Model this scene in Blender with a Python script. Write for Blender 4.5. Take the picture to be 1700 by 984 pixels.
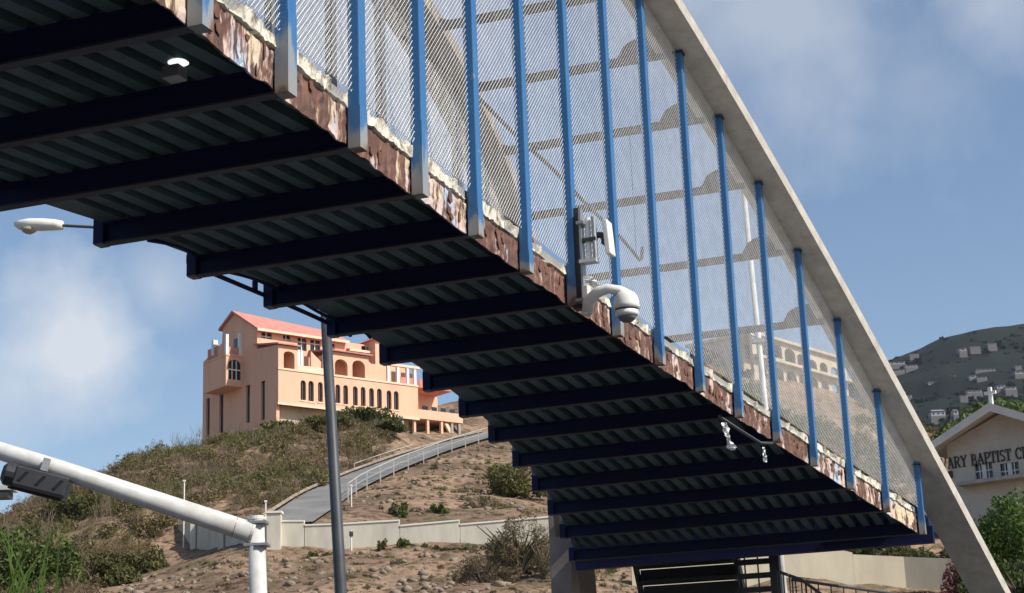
import bpy, bmesh, math, random
import numpy as np
from mathutils import Vector, Matrix
R = math.radians
random.seed(7)
rng = np.random.default_rng(7)
S = bpy.context.scene
C = S.collection
for o in list(bpy.data.objects): bpy.data.objects.remove(o)

# ------------------------------------------------------------------ camera
EYE = 1.6
PITCH, ROLL, FPX = 0.264485, -0.036831, 2887.8
cp, sp = math.cos(PITCH), math.sin(PITCH)
_F = Vector((0, cp, sp)); _U = Vector((0, -sp, cp)); _R = Vector((1, 0, 0))
CR = math.cos(ROLL) * _R + math.sin(ROLL) * _U
CU = -math.sin(ROLL) * _R + math.cos(ROLL) * _U
EYEV = Vector((0, 0, EYE))
cam = bpy.data.cameras.new('camera')
cam.sensor_width = 36; cam.lens = 36 * FPX / 1700; cam.clip_start = .1; cam.clip_end = 20000
co = bpy.data.objects.new('camera', cam); C.objects.link(co)
m = Matrix((CR, CU, -_F)).transposed().to_4x4(); m.translation = EYEV
co.matrix_world = m
S.camera = co

# ------------------------------------------------------------------ light
SUN_H = Vector((0.88, -0.47)).normalized(); SUN_EL = R(42)
SUN = Vector((SUN_H.x * math.cos(SUN_EL), SUN_H.y * math.cos(SUN_EL), math.sin(SUN_EL)))
sl = bpy.data.lights.new('sun', 'SUN'); sl.energy = 5.0; sl.angle = R(.53); sl.color = (1, .94, .85)
so = bpy.data.objects.new('sun', sl); C.objects.link(so)
so.rotation_euler = SUN.to_track_quat('Z', 'Y').to_euler(); so.location = (40, -10, 60)
S.view_settings.view_transform = 'Standard'; S.view_settings.look = 'None'
S.view_settings.exposure = 0.12; S.view_settings.gamma = 1
S.render.resolution_x = 1024; S.render.resolution_y = 593

def ray(px, py):
    return (_F + CR * ((px - 850) / FPX) + CU * ((492 - py) / FPX))
def at(px, py, Y):
    r = ray(px, py); return EYEV + r * (Y / r.y)
def on_plane(px, py, O, N):
    r = ray(px, py); return EYEV + r * ((O - EYEV).dot(N) / r.dot(N))
def to_px(P):
    d = P - EYEV; w = d.dot(_F); return 850 + FPX * d.dot(CR) / w, 492 - FPX * d.dot(CU) / w

W = bpy.data.worlds.new('World'); S.world = W; W.use_nodes = True
nt = W.node_tree; nt.nodes.clear()
def N(t, **k):
    n = nt.nodes.new(t)
    for a, b in k.items(): setattr(n, a, b)
    return n
def L(a, b): nt.links.new(a, b)
out = N('ShaderNodeOutputWorld'); bg = N('ShaderNodeBackground'); L(bg.outputs[0], out.inputs[0])
sky = N('ShaderNodeTexSky', sky_type='NISHITA', sun_disc=False, sun_elevation=SUN_EL,
        sun_rotation=math.atan2(SUN_H.x, SUN_H.y), altitude=0, air_density=1.0, dust_density=1.1, ozone_density=2.1)
SKY_STRENGTH = .126
bg.inputs[1].default_value = SKY_STRENGTH
tc = N('ShaderNodeTexCoord')
def vmath(op, a, b=None):
    n = N('ShaderNodeVectorMath', operation=op); L(a, n.inputs[0])
    if b is not None:
        if isinstance(b, (tuple, Vector)): n.inputs[1].default_value = b
        else: L(b, n.inputs[1])
    return n
def math_(op, a, b=None, clamp=False):
    n = N('ShaderNodeMath', operation=op, use_clamp=clamp)
    for i, x in enumerate((a, b)):
        if x is None: continue
        if isinstance(x, (int, float)): n.inputs[i].default_value = x
        else: L(x, n.inputs[i])
    return n.outputs[0]
noise = N('ShaderNodeTexNoise', noise_dimensions='3D'); noise.inputs['Scale'].default_value = 9
noise.inputs['Detail'].default_value = 9; noise.inputs['Roughness'].default_value = .58
L(tc.outputs['Generated'], noise.inputs['Vector'])
noise2 = N('ShaderNodeTexNoise', noise_dimensions='3D'); noise2.inputs['Scale'].default_value = 2.3
noise2.inputs['Detail'].default_value = 7; noise2.inputs['Roughness'].default_value = .55
L(tc.outputs['Generated'], noise2.inputs['Vector'])
def cloud(px, py, rad, amp, edge):
    d = ray(px, py).normalized()
    dist = vmath('DISTANCE', tc.outputs['Generated'], tuple(d)).outputs['Value']
    a = math_('SUBTRACT', 1.0, math_('DIVIDE', dist, rad))
    a = math_('ADD', a, math_('MULTIPLY', math_('SUBTRACT', noise.outputs['Fac'], .5), amp))
    return math_('MULTIPLY', a, 1 / edge, clamp=True)
masks = [(cloud(115, 575, .068, 1.9, .6), .78), (cloud(30, 640, .05, 1.5, .8), .5), (cloud(265, 475, .035, 1.5, .9), .40),
         (cloud(1300, 15, .10, 2.2, .9), .42), (cloud(1520, 130, .07, 3.0, 1.3), .26), (cloud(1640, 10, .05, 2.4, 1.0), .42), (cloud(1130, -60, .09, 2, 1.0), .45),
         (cloud(650, 40, .12, 1.8, 1.0), .5), (cloud(-350, 520, .12, 1.8, .8), .65)]
general = math_('MULTIPLY', math_('MULTIPLY', math_('SUBTRACT', noise2.outputs['Fac'], .62), 4.0, True), .2)
tot = general
for mk, k in masks: tot = math_('MAXIMUM', tot, math_('MULTIPLY', mk, k))
mix = N('ShaderNodeMix', data_type='RGBA'); L(tot, mix.inputs['Factor'])
L(sky.outputs[0], mix.inputs['A']); mix.inputs['B'].default_value = (5.9, 6.1, 6.4, 1)
L(mix.outputs['Result'], bg.inputs[0])

# ------------------------------------------------------------------ materials
MATS = {}
def mat(name, col, col2=None, scale=3.0, rough=.7, metal=0.0, bump=0.0, detail=5, lo=.35, hi=.65, spec=.4, coords='Object', stretch=None):
    M = bpy.data.materials.new(name); M.use_nodes = True
    t = M.node_tree; b = t.nodes['Principled BSDF']
    b.inputs['Roughness'].default_value = rough; b.inputs['Metallic'].default_value = metal
    b.inputs['Specular IOR Level'].default_value = spec
    b.inputs['Base Color'].default_value = (*col, 1)
    if col2 is not None or bump:
        c = t.nodes.new('ShaderNodeTexCoord'); n = t.nodes.new('ShaderNodeTexNoise')
        n.inputs['Scale'].default_value = scale; n.inputs['Detail'].default_value = detail; n.inputs['Roughness'].default_value = .6
        src = c.outputs[coords]
        if stretch:
            mp = t.nodes.new('ShaderNodeMapping'); mp.inputs['Scale'].default_value = stretch
            t.links.new(src, mp.inputs[0]); src = mp.outputs[0]
        t.links.new(src, n.inputs['Vector'])
        if col2 is not None:
            r = t.nodes.new('ShaderNodeValToRGB'); r.color_ramp.elements[0].position = lo; r.color_ramp.elements[1].position = hi
            r.color_ramp.elements[0].color = (*col, 1); r.color_ramp.elements[1].color = (*col2, 1)
            t.links.new(n.outputs['Fac'], r.inputs[0]); t.links.new(r.outputs[0], b.inputs['Base Color'])
        if bump:
            bp = t.nodes.new('ShaderNodeBump'); bp.inputs['Strength'].default_value = bump; bp.inputs['Distance'].default_value = .02
            t.links.new(n.outputs['Fac'], bp.inputs['Height']); t.links.new(bp.outputs[0], b.inputs['Normal'])
    MATS[name] = M; return M

def leaf_mat(name, stops, scale=.35, rand=.35):
    """foliage: colour varies by place (noise) and from leaf to leaf (random per island)"""
    M = bpy.data.materials.new(name); M.use_nodes = True
    t = M.node_tree; b = t.nodes['Principled BSDF']; b.inputs['Roughness'].default_value = .65; b.inputs['Specular IOR Level'].default_value = .2
    g = t.nodes.new('ShaderNodeNewGeometry'); n = t.nodes.new('ShaderNodeTexNoise'); n.inputs['Scale'].default_value = scale; n.inputs['Detail'].default_value = 3
    t.links.new(g.outputs['Position'], n.inputs['Vector'])
    a = t.nodes.new('ShaderNodeMath'); a.operation = 'MULTIPLY_ADD'; a.inputs[1].default_value = rand; 
    s2 = t.nodes.new('ShaderNodeMath'); s2.operation = 'ADD'; s2.inputs[1].default_value = -rand / 2
    t.links.new(g.outputs['Random Per Island'], a.inputs[0]); t.links.new(n.outputs['Fac'], a.inputs[2]); t.links.new(a.outputs[0], s2.inputs[0])
    r = t.nodes.new('ShaderNodeValToRGB'); cr = r.color_ramp
    while len(cr.elements) < len(stops): cr.elements.new(.5)
    for e, (p, c) in zip(cr.elements, stops): e.position = p; e.color = (*c, 1)
    t.links.new(s2.outputs[0], r.inputs[0]); t.links.new(r.outputs[0], b.inputs['Base Color'])
    tr = t.nodes.new('ShaderNodeBsdfTranslucent'); t.links.new(r.outputs[0], tr.inputs[0])
    mx = t.nodes.new('ShaderNodeMixShader'); mx.inputs[0].default_value = .25
    o = t.nodes['Material Output']
    t.links.new(b.outputs[0], mx.inputs[1]); t.links.new(tr.outputs[0], mx.inputs[2]); t.links.new(mx.outputs[0], o.inputs[0])
    MATS[name] = M; return M

mat('blue', (.030, .125, .30), (.055, .17, .35), 3.5, .36, 0, .05, lo=.3, hi=.75, stretch=(1, 1, .25))
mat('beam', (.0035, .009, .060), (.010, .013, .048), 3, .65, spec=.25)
mat('flange', (.048, .044, .062), (.030, .028, .040), 3, .6)
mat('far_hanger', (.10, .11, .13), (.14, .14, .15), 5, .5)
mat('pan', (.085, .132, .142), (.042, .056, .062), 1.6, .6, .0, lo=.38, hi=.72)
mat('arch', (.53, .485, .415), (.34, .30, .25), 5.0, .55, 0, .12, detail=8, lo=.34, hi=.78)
mat('arch_far', (.29, .24, .195), (.20, .16, .13), 2.0, .6, 0, .1)  # browner copy of arch for the far side, soffit shade put into its colour
mat('flake', (.46, .38, .31), (.36, .40, .43), 5, .8)
mat('scale', (.10, .05, .036), (.18, .085, .055), 12, .95)
mat('rib', (.045, .042, .038), (.03, .03, .03), 5, .6)
mat('wire', (.80, .79, .77), (.62, .60, .57), 6, .5, .0)
mat('concrete', (.66, .62, .52), (.16, .13, .095), 11, .9, 0, .8, lo=.46, hi=.66)
mat('pier', (.30, .245, .225), (.22, .175, .16), 2.5, .9, 0, .2)
mat('grey_concrete', (.36, .35, .33), (.27, .26, .25), 3, .9, 0, .2)
mat('white_metal', (.60, .595, .575), (.42, .405, .38), 4, .45, detail=8, lo=.4, hi=.75)
mat('white_plastic', (.78, .76, .70), (.68, .66, .60), 6, .4)
mat('rag', (.85, .85, .83), None, rough=.9)
mat('grey_metal', (.36, .37, .38), (.28, .28, .28), 6, .45, .5)
mat('dark_metal', (.035, .038, .042), (.05, .05, .05), 5, .5)
mat('signal_black', (.020, .022, .026), (.032, .032, .035), 4, .55)
mat('post_grey', (.055, .06, .068), (.04, .042, .048), 3, .5, .0)
mat('amber', (.35, .30, .24), None, rough=.2)
mat('dome_grey', (.13, .13, .13), None, rough=.15)
mat('lens_dark', (.01, .01, .012), None, rough=.08)
mat('peach', (.78, .475, .325), (.64, .38, .26), .8, .9, 0, .08, lo=.3, hi=.8, stretch=(1, 1, .3))
mat('peach_trim', (.84, .60, .44), (.78, .55, .40), .6, .85)
mat('roof_red', (.57, .255, .205), (.47, .19, .155), 1.2, .8, 0, .1)
mat('glass', (.015, .018, .02), None, rough=.12, spec=.6)
mat('white_paint', (.80, .79, .76), (.70, .68, .64), 2, .7)
mat('brown_wood', (.10, .05, .035), (.14, .07, .045), 2, .7)
mat('wall_white', (.62, .58, .48), (.42, .385, .32), 1.3, .92, 0, .2, lo=.35, hi=.8, stretch=(1, 1, .25))
mat('rail_grey', (.46, .45, .42), (.36, .35, .32), 2, .7)
mat('wall_cap', (.72, .69, .60), None, rough=.9)
mat('cream', (.66, .59, .44), (.54, .475, .35), .9, .92, 0, .1, stretch=(1, 1, .35))
mat('church_wall', (.50, .465, .41), (.40, .37, .325), .9, .9, 0, .1)
mat('church_trim', (.64, .62, .58), (.54, .52, .49), 1, .8)
mat('letter', (.03, .022, .016), None, rough=.5)
mat('worn_asphalt', (.225, .22, .205), (.15, .148, .14), .45, .9, 0, .1)
mat('asphalt', (.085, .087, .09), (.065, .066, .068), 1.2, .9, 0, .1)
mat('villa', (.52, .44, .33), (.42, .36, .27), .4, .9)
mat('house_white', (.33, .33, .34), None, rough=.8)
mat('house_roof', (.14, .13, .13), None, rough=.8)
mat('bark', (.11, .085, .06), (.07, .055, .04), 8, .9)
mat('twig', (.22, .16, .115), (.13, .095, .07), .4, .9)
mat('rock', (.30, .235, .175), (.17, .135, .10), 1.5, .95, 0, .4)
leaf_mat('scrub', [(.22, (.15, .105, .078)), (.38, (.21, .15, .085)), (.50, (.20, .155, .068)), (.60, (.15, .14, .05)), (.78, (.095, .115, .036))], .055, .42)
leaf_mat('olive_scrub', [(.22, (.14, .115, .06)), (.42, (.15, .14, .055)), (.6, (.11, .125, .04)), (.8, (.07, .095, .028))], .06, .4)
leaf_mat('dry_scrub', [(.22, (.075, .058, .042)), (.5, (.20, .15, .085)), (.75, (.13, .125, .05))], .25, .5)
leaf_mat('green_leaf', [(.25, (.04, .062, .018)), (.5, (.075, .11, .028)), (.75, (.12, .15, .04))], .5, .5)
leaf_mat('bush_green', [(.25, (.05, .07, .02)), (.5, (.09, .125, .032)), (.75, (.14, .165, .05))], .5, .5)
leaf_mat('bright_leaf', [(.25, (.035, .075, .014)), (.5, (.07, .13, .022)), (.75, (.12, .18, .035))], .8, .5)
leaf_mat('olive_leaf', [(.25, (.07, .075, .028)), (.5, (.115, .115, .04)), (.75, (.16, .145, .05))], .5, .5)
leaf_mat('red_flower', [(.2, (.06, .03, .02)), (.5, (.20, .045, .06)), (.8, (.30, .08, .10))], 2, .8)
leaf_mat('forest', [(.25, (.006, .010, .008)), (.5, (.013, .019, .013)), (.75, (.026, .032, .020))], .02, .45)

def rust_mat(NAME='rust', T=.545):
    M = bpy.data.materials.new('rusted_fascia'); M.use_nodes = True; t = M.node_tree; b = t.nodes['Principled BSDF']; b.inputs['Roughness'].default_value = .85
    c = t.nodes.new('ShaderNodeTexCoord'); oi = t.nodes.new('ShaderNodeObjectInfo')
    def noise_(sc, st, det=5):
        mp = t.nodes.new('ShaderNodeMapping'); mp.inputs['Scale'].default_value = st
        n = t.nodes.new('ShaderNodeTexNoise'); n.inputs['Scale'].default_value = sc; n.inputs['Detail'].default_value = det; n.inputs['Roughness'].default_value = .65
        t.links.new(c.outputs['Object'], mp.inputs[0]); t.links.new(mp.outputs[0], n.inputs['Vector']); return n
    n1 = noise_(3.0, (1, 1, .36)); n2 = noise_(15, (1, 1, .28), 8); n3 = noise_(2.0, (1, 1, .6), 3)
    r1 = t.nodes.new('ShaderNodeValToRGB'); e = r1.color_ramp.elements
    e[0].position = .30; e[0].color = (.055, .030, .023, 1); e[1].position = .72; e[1].color = (.27, .135, .09, 1); k = e.new(.5); k.color = (.13, .062, .045, 1)
    t.links.new(n2.outputs['Fac'], r1.inputs[0])
    r2 = t.nodes.new('ShaderNodeValToRGB'); e = r2.color_ramp.elements     # leftover paint: cream, pink, pale blue
    e[0].position = .35; e[0].color = (.58, .50, .30, 1); e[1].position = .62; e[1].color = (.36, .50, .62, 1)
    k = e.new(.48); k.color = (.60, .44, .38, 1)
    t.links.new(n3.outputs['Fac'], r2.inputs[0])
    r3 = t.nodes.new('ShaderNodeValToRGB'); e = r3.color_ramp.elements; e[0].position = T; e[1].position = T + .055
    ag = t.nodes.new('ShaderNodeMath'); ag.operation = 'MULTIPLY_ADD'; ag.inputs[1].default_value = .40; t.links.new(n2.outputs['Fac'], ag.inputs[0]); t.links.new(n1.outputs['Fac'], ag.inputs[2]); sb_ = t.nodes.new('ShaderNodeMath'); sb_.operation = 'SUBTRACT'; sb_.inputs[1].default_value = .20; t.links.new(ag.outputs[0], sb_.inputs[0]); t.links.new(sb_.outputs[0], r3.inputs[0])
    mx = t.nodes.new('ShaderNodeMix'); mx.data_type = 'RGBA'
    t.links.new(r3.outputs[0], mx.inputs['Factor']); t.links.new(r1.outputs[0], mx.inputs['A']); t.links.new(r2.outputs[0], mx.inputs['B'])
    t.links.new(mx.outputs['Result'], b.inputs['Base Color'])
    bp = t.nodes.new('ShaderNodeBump'); bp.inputs['Strength'].default_value = .7; bp.inputs['Distance'].default_value = .02
    t.links.new(n2.outputs['Fac'], bp.inputs['Height']); t.links.new(bp.outputs[0], b.inputs['Normal'])
    MATS[NAME] = M
rust_mat(); rust_mat('rust_pale', .455)
def worn_blue():
    """blue hanger paint flaking to pale grey and rust, more so towards the foot"""
    M = bpy.data.materials.new('worn_blue'); M.use_nodes = True; t = M.node_tree; b = t.nodes['Principled BSDF']; b.inputs['Roughness'].default_value = .5
    c = t.nodes.new('ShaderNodeTexCoord'); mp = t.nodes.new('ShaderNodeMapping'); mp.inputs['Scale'].default_value = (1, 1, .35)
    n = t.nodes.new('ShaderNodeTexNoise'); n.inputs['Scale'].default_value = 7; n.inputs['Detail'].default_value = 6
    t.links.new(c.outputs['Object'], mp.inputs[0]); t.links.new(mp.outputs[0], n.inputs['Vector'])
    sx_ = t.nodes.new('ShaderNodeSeparateXYZ'); t.links.new(c.outputs['Generated'], sx_.inputs[0])
    a = t.nodes.new('ShaderNodeMath'); a.operation = 'MULTIPLY_ADD'; a.inputs[1].default_value = -.55; a.inputs[2].default_value = .32
    t.links.new(sx_.outputs[2], a.inputs[0])
    ad = t.nodes.new('ShaderNodeMath'); ad.operation = 'ADD'; t.links.new(a.outputs[0], ad.inputs[0]); t.links.new(n.outputs['Fac'], ad.inputs[1])
    r = t.nodes.new('ShaderNodeValToRGB'); e = r.color_ramp.elements; e[0].position = .47; e[0].color = (.040, .145, .32, 1); e[1].position = .58; e[1].color = (.22, .26, .29, 1)
    k = e.new(.76); k.color = (.27, .25, .22, 1); k = e.new(.84); k.color = (.16, .09, .06, 1)
    t.links.new(ad.outputs[0], r.inputs[0]); t.links.new(r.outputs[0], b.inputs['Base Color']); MATS['worn_blue'] = M
worn_blue()
def chip_blue():
    """sun-faded blue paint with small chips and rust freckles"""
    M = MATS['blue']; t = M.node_tree; b = t.nodes['Principled BSDF']
    old = b.inputs['Base Color'].links[0].from_socket
    c = t.nodes.new('ShaderNodeTexCoord'); n = t.nodes.new('ShaderNodeTexNoise'); n.inputs['Scale'].default_value = 9; n.inputs['Detail'].default_value = 8; n.inputs['Roughness'].default_value = .7
    t.links.new(c.outputs['Object'], n.inputs['Vector'])
    r = t.nodes.new('ShaderNodeValToRGB'); e = r.color_ramp.elements; e[0].position = .655; e[0].color = (0, 0, 0, 1); e[1].position = .69; e[1].color = (1, 1, 1, 1); t.links.new(n.outputs['Fac'], r.inputs[0])
    mx = t.nodes.new('ShaderNodeMix'); mx.data_type = 'RGBA'; t.links.new(r.outputs[0], mx.inputs['Factor']); t.links.new(old, mx.inputs['A']); mx.inputs['B'].default_value = (.24, .22, .20, 1)
    t.links.new(mx.outputs['Result'], b.inputs['Base Color'])
chip_blue()
def soil_mat():
    M = bpy.data.materials.new('soil'); M.use_nodes = True; t = M.node_tree; b = t.nodes['Principled BSDF']; b.inputs['Roughness'].default_value = .95; b.inputs['Specular IOR Level'].default_value = .1
    g = t.nodes.new('ShaderNodeNewGeometry')
    def nn(s, d=6):
        n = t.nodes.new('ShaderNodeTexNoise'); n.inputs['Scale'].default_value = s; n.inputs['Detail'].default_value = d; n.inputs['Roughness'].default_value = .62
        t.links.new(g.outputs['Position'], n.inputs['Vector']); return n
    n1, n2, n3 = nn(.16), nn(1.6), nn(.5)
    r = t.nodes.new('ShaderNodeValToRGB'); e = r.color_ramp.elements
    e[0].position = .36; e[0].color = (.17, .115, .078, 1); e[1].position = .66; e[1].color = (.37, .255, .17, 1)
    t.links.new(n1.outputs['Fac'], r.inputs[0])
    r2 = t.nodes.new('ShaderNodeValToRGB'); e = r2.color_ramp.elements
    e[0].position = .36; e[0].color = (.30, .27, .25, 1); e[1].position = .52; e[1].color = (1, 1, 1, 1)
    t.links.new(n2.outputs['Fac'], r2.inputs[0])
    mm = t.nodes.new('ShaderNodeMix'); mm.data_type = 'RGBA'; mm.blend_type = 'MULTIPLY'; mm.inputs['Factor'].default_value = 1
    t.links.new(r.outputs[0], mm.inputs['A']); t.links.new(r2.outputs[0], mm.inputs['B'])
    r3 = t.nodes.new('ShaderNodeValToRGB'); e = r3.color_ramp.elements; e[0].position = .52; e[0].color = (0, 0, 0, 1); e[1].position = .64; e[1].color = (.8, .8, .8, 1)
    t.links.new(n3.outputs['Fac'], r3.inputs[0])
    m2 = t.nodes.new('ShaderNodeMix'); m2.data_type = 'RGBA'; t.links.new(r3.outputs[0], m2.inputs['Factor']); t.links.new(mm.outputs['Result'], m2.inputs['A'])
    m2.inputs['B'].default_value = (.115, .10, .052, 1)
    t.links.new(m2.outputs['Result'], b.inputs['Base Color'])
    bp = t.nodes.new('ShaderNodeBump'); bp.inputs['Strength'].default_value = .9; bp.inputs['Distance'].default_value = .25
    t.links.new(n2.outputs['Fac'], bp.inputs['Height']); t.links.new(bp.outputs[0], b.inputs['Normal']); MATS['soil'] = M
soil_mat()

# ------------------------------------------------------------------ mesh helpers
def root_loc(o):
    v = Vector((0, 0, 0))
    while o is not None: v += o.location; o = o.parent
    return v
class MB:
    def __init__(s): s.v = []; s.f = []
    def add(s, vs, fs):
        k = len(s.v); s.v += [tuple(x) for x in vs]; s.f += [tuple(i + k for i in f) for f in fs]; return s
    def hexa(s, p):   # 8 points: bottom ring 0-3, top ring 4-7
        return s.add(p, [(3, 2, 1, 0), (4, 5, 6, 7), (0, 1, 5, 4), (1, 2, 6, 5), (2, 3, 7, 6), (3, 0, 4, 7)])
    def box(s, c, sz, fr=None):
        c = Vector(c); ax = fr or (Vector((1, 0, 0)), Vector((0, 1, 0)), Vector((0, 0, 1)))
        a, b, d = [Vector(ax[i]) * sz[i] / 2 for i in range(3)]
        return s.hexa([c - a - b - d, c + a - b - d, c + a + b - d, c - a + b - d, c - a - b + d, c + a - b + d, c + a + b + d, c - a + b + d])
    def prism(s, poly, ext):  # poly: 3D points, ext: vector
        n = len(poly); ext = Vector(ext); p = [Vector(q) for q in poly]
        fs = [tuple(range(n - 1, -1, -1)), tuple(range(n, 2 * n))] + [(i, (i + 1) % n, n + (i + 1) % n, n + i) for i in range(n)]
        return s.add(p + [q + ext for q in p], fs)
    def tube(s, pts, rad, k=8, cap=True):
        pts = [Vector(p) for p in pts]; n = len(pts)
        rads = rad if isinstance(rad, (list, tuple)) else [rad] * n
        vs = []; up = None
        for i, p in enumerate(pts):
            t = (pts[min(i + 1, n - 1)] - pts[max(i - 1, 0)]).normalized()
            if up is None: up = Vector((0, 0, 1)) if abs(t.z) < .9 else Vector((1, 0, 0))
            a = t.cross(up).normalized(); b = a.cross(t).normalized(); up = b
            for j in range(k):
                an = 2 * math.pi * j / k; vs.append(p + (a * math.cos(an) + b * math.sin(an)) * rads[i])
        fs = [(i * k + j, i * k + (j + 1) % k, (i + 1) * k + (j + 1) % k, (i + 1) * k + j) for i in range(n - 1) for j in range(k)]
        if cap: fs += [tuple(range(k - 1, -1, -1)), tuple((n - 1) * k + j for j in range(k))]
        return s.add(vs, fs)
    def lathe(s, c, prof, k=20, axis=None):   # prof: (radius, height) list
        c = Vector(c); z = Vector(axis or (0, 0, 1)).normalized()
        x = z.orthogonal().normalized(); y = z.cross(x); vs = []
        for r, h in prof:
            for j in range(k):
                a = 2 * math.pi * j / k; vs.append(c + z * h + (x * math.cos(a) + y * math.sin(a)) * max(r, 1e-4))
        n = len(prof)
        fs = [(i * k + j, i * k + (j + 1) % k, (i + 1) * k + (j + 1) % k, (i + 1) * k + j) for i in range(n - 1) for j in range(k)]
        fs += [tuple(range(k - 1, -1, -1)), tuple((n - 1) * k + j for j in range(k))]
        return s.add(vs, fs)
    def build(s, name, m, parent=None, smooth=False, bevel=0, loc=None):
        base = root_loc(parent) if parent else Vector(loc or (0, 0, 0))
        me = bpy.data.meshes.new(name); me.from_pydata([tuple(Vector(v) - base) for v in s.v], [], s.f); me.update()
        bm = bmesh.new(); bm.from_mesh(me); bmesh.ops.recalc_face_normals(bm, faces=bm.faces); bm.to_mesh(me); bm.free()
        me.materials.append(MATS[m] if isinstance(m, str) else m)
        if smooth:
            for p in me.polygons: p.use_smooth = True
        o = bpy.data.objects.new(name, me); C.objects.link(o)
        if parent: o.parent = parent
        else: o.location = base
        if bevel:
            b = o.modifiers.new('bevel', 'BEVEL'); b.width = bevel; b.segments = 2; b.limit_method = 'ANGLE'
        return o
def thing(name, loc, label, cat, group=None):
    o = bpy.data.objects.new(name, None); C.objects.link(o); o.location = Vector(loc); o.empty_display_size = .2
    return tag(o, label, cat, group)
def tag(o, label, cat, group=None):
    o['label'] = label; o['category'] = cat
    if group: o['group'] = group
    return o
def struct(o): o['kind'] = 'structure'; return o
def copy_tree(o, parent=None):
    c = o.copy(); C.objects.link(c); c.parent = parent
    for ch in o.children: copy_tree(ch, c)
    return c
def np_obj(name, verts, faces, m, parent=None):
    me = bpy.data.meshes.new(name); nf, k = faces.shape
    me.vertices.add(len(verts)); me.vertices.foreach_set('co', np.asarray(verts, np.float32).ravel())
    me.loops.add(nf * k); me.loops.foreach_set('vertex_index', faces.astype(np.int32).ravel())
    me.polygons.add(nf); me.polygons.foreach_set('loop_start', np.arange(nf, dtype=np.int32) * k)
    me.update(calc_edges=True); me.validate()
    me.materials.append(MATS[m]); o = bpy.data.objects.new(name, me); C.objects.link(o)
    if parent: o.parent = parent
    return o

# ------------------------------------------------------------------ terrain
def G(px, py, Y): p = at(px, py, Y); return (p.x, p.y, p.z)
ctrl = []
for X in (-90, -40, 0, 40, 90):
    for Y in (-30, 10, 38): ctrl.append((X, Y, 0))
ROAD = [G(470, 868, 97), G(505, 846, 102), G(548, 816, 110), G(620, 783, 122), G(700, 753, 138), G(770, 731, 152), G(830, 716, 170)]
ctrl += ROAD
ctrl += [G(*a) for a in [
    (100, 1030, 70), (350, 1035, 70), (650, 1035, 70), (900, 1030, 70), (1150, 1040, 66), (1500, 1040, 60), (1750, 1030, 60),
    (200, 1000, 80), (450, 990, 80), (700, 985, 80), (900, 975, 80),
    (285, 922, 104), (365, 918, 98), (445, 908, 93.5), (550, 913, 94), (700, 906, 94), (850, 898, 94), (930, 893, 94), (1020, 930, 90),
    (330, 950, 90), (400, 945, 87), (250, 965, 92), (600, 868, 100), (700, 866, 100), (800, 862, 100), (900, 856, 100),
    (700, 805, 117), (800, 768, 133), (800, 822, 111), (885, 785, 128), (900, 740, 150),
    (337, 742, 152), (420, 728, 152), (500, 716, 152), (600, 705, 154), (690, 722, 158), (760, 722, 168),
    (400, 800, 118), (300, 850, 108), (300, 795, 128), (180, 790, 142), (180, 865, 108), (60, 845, 135), (0, 872, 130), (0, 935, 100),
    (-150, 985, 110), (-150, 950, 140), (-400, 1080, 120), (-400, 1100, 70),
    (300, 765, 200), (0, 900, 200), (600, 735, 220), (-400, 1100, 220),
    (1050, 900, 102), (1010, 700, 175), (1100, 640, 195), (1160, 604, 205), (1210, 606, 208), (1300, 690, 175), (1300, 655, 200), (1400, 690, 195), (1400, 765, 155), (1460, 765, 190),
    (1500, 855, 135), (1300, 955, 84), (1450, 975, 84), (1560, 985, 82), (1150, 990, 84), (1080, 965, 85), (1240, 985, 84), (1620, 900, 95), (1700, 895, 95), (1800, 900, 95), (1620, 850, 112), (1750, 845, 112),
    (1900, 860, 130), (1600, 830, 180), (1900, 850, 200), (1250, 700, 260), (1600, 850, 260), (900, 760, 260), (2200, 980, 120), (2200, 1000, 60)]]
P = np.array(ctrl)
def tps(P):
    A = P[:, :2] / 50; d = np.linalg.norm(A[:, None] - A[None], axis=2)
    K = np.where(d > 0, d * d * np.log(d + 1e-12), 0) + np.eye(len(P)) * .002
    Q = np.c_[np.ones(len(P)), A]; Z = np.zeros((3, 3))
    return A, np.linalg.solve(np.block([[K, Q], [Q.T, Z]]), np.r_[P[:, 2], 0, 0, 0])
TA, TW = tps(P)
def fbm(x, y, s, seed=0):
    r = np.zeros_like(x); a = 1
    for o in range(4):
        r += a * np.sin(x * s * (1 + .13 * o) + 1.7 * o + seed + 1.3 * np.sin(y * s * .7 + o)) * np.cos(y * s * 1.1 + 2.1 * o + seed * 1.7 + 1.1 * np.sin(x * s * .8 - o)); s *= 2.1; a *= .5
    return r
RP = np.array(ROAD)
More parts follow.
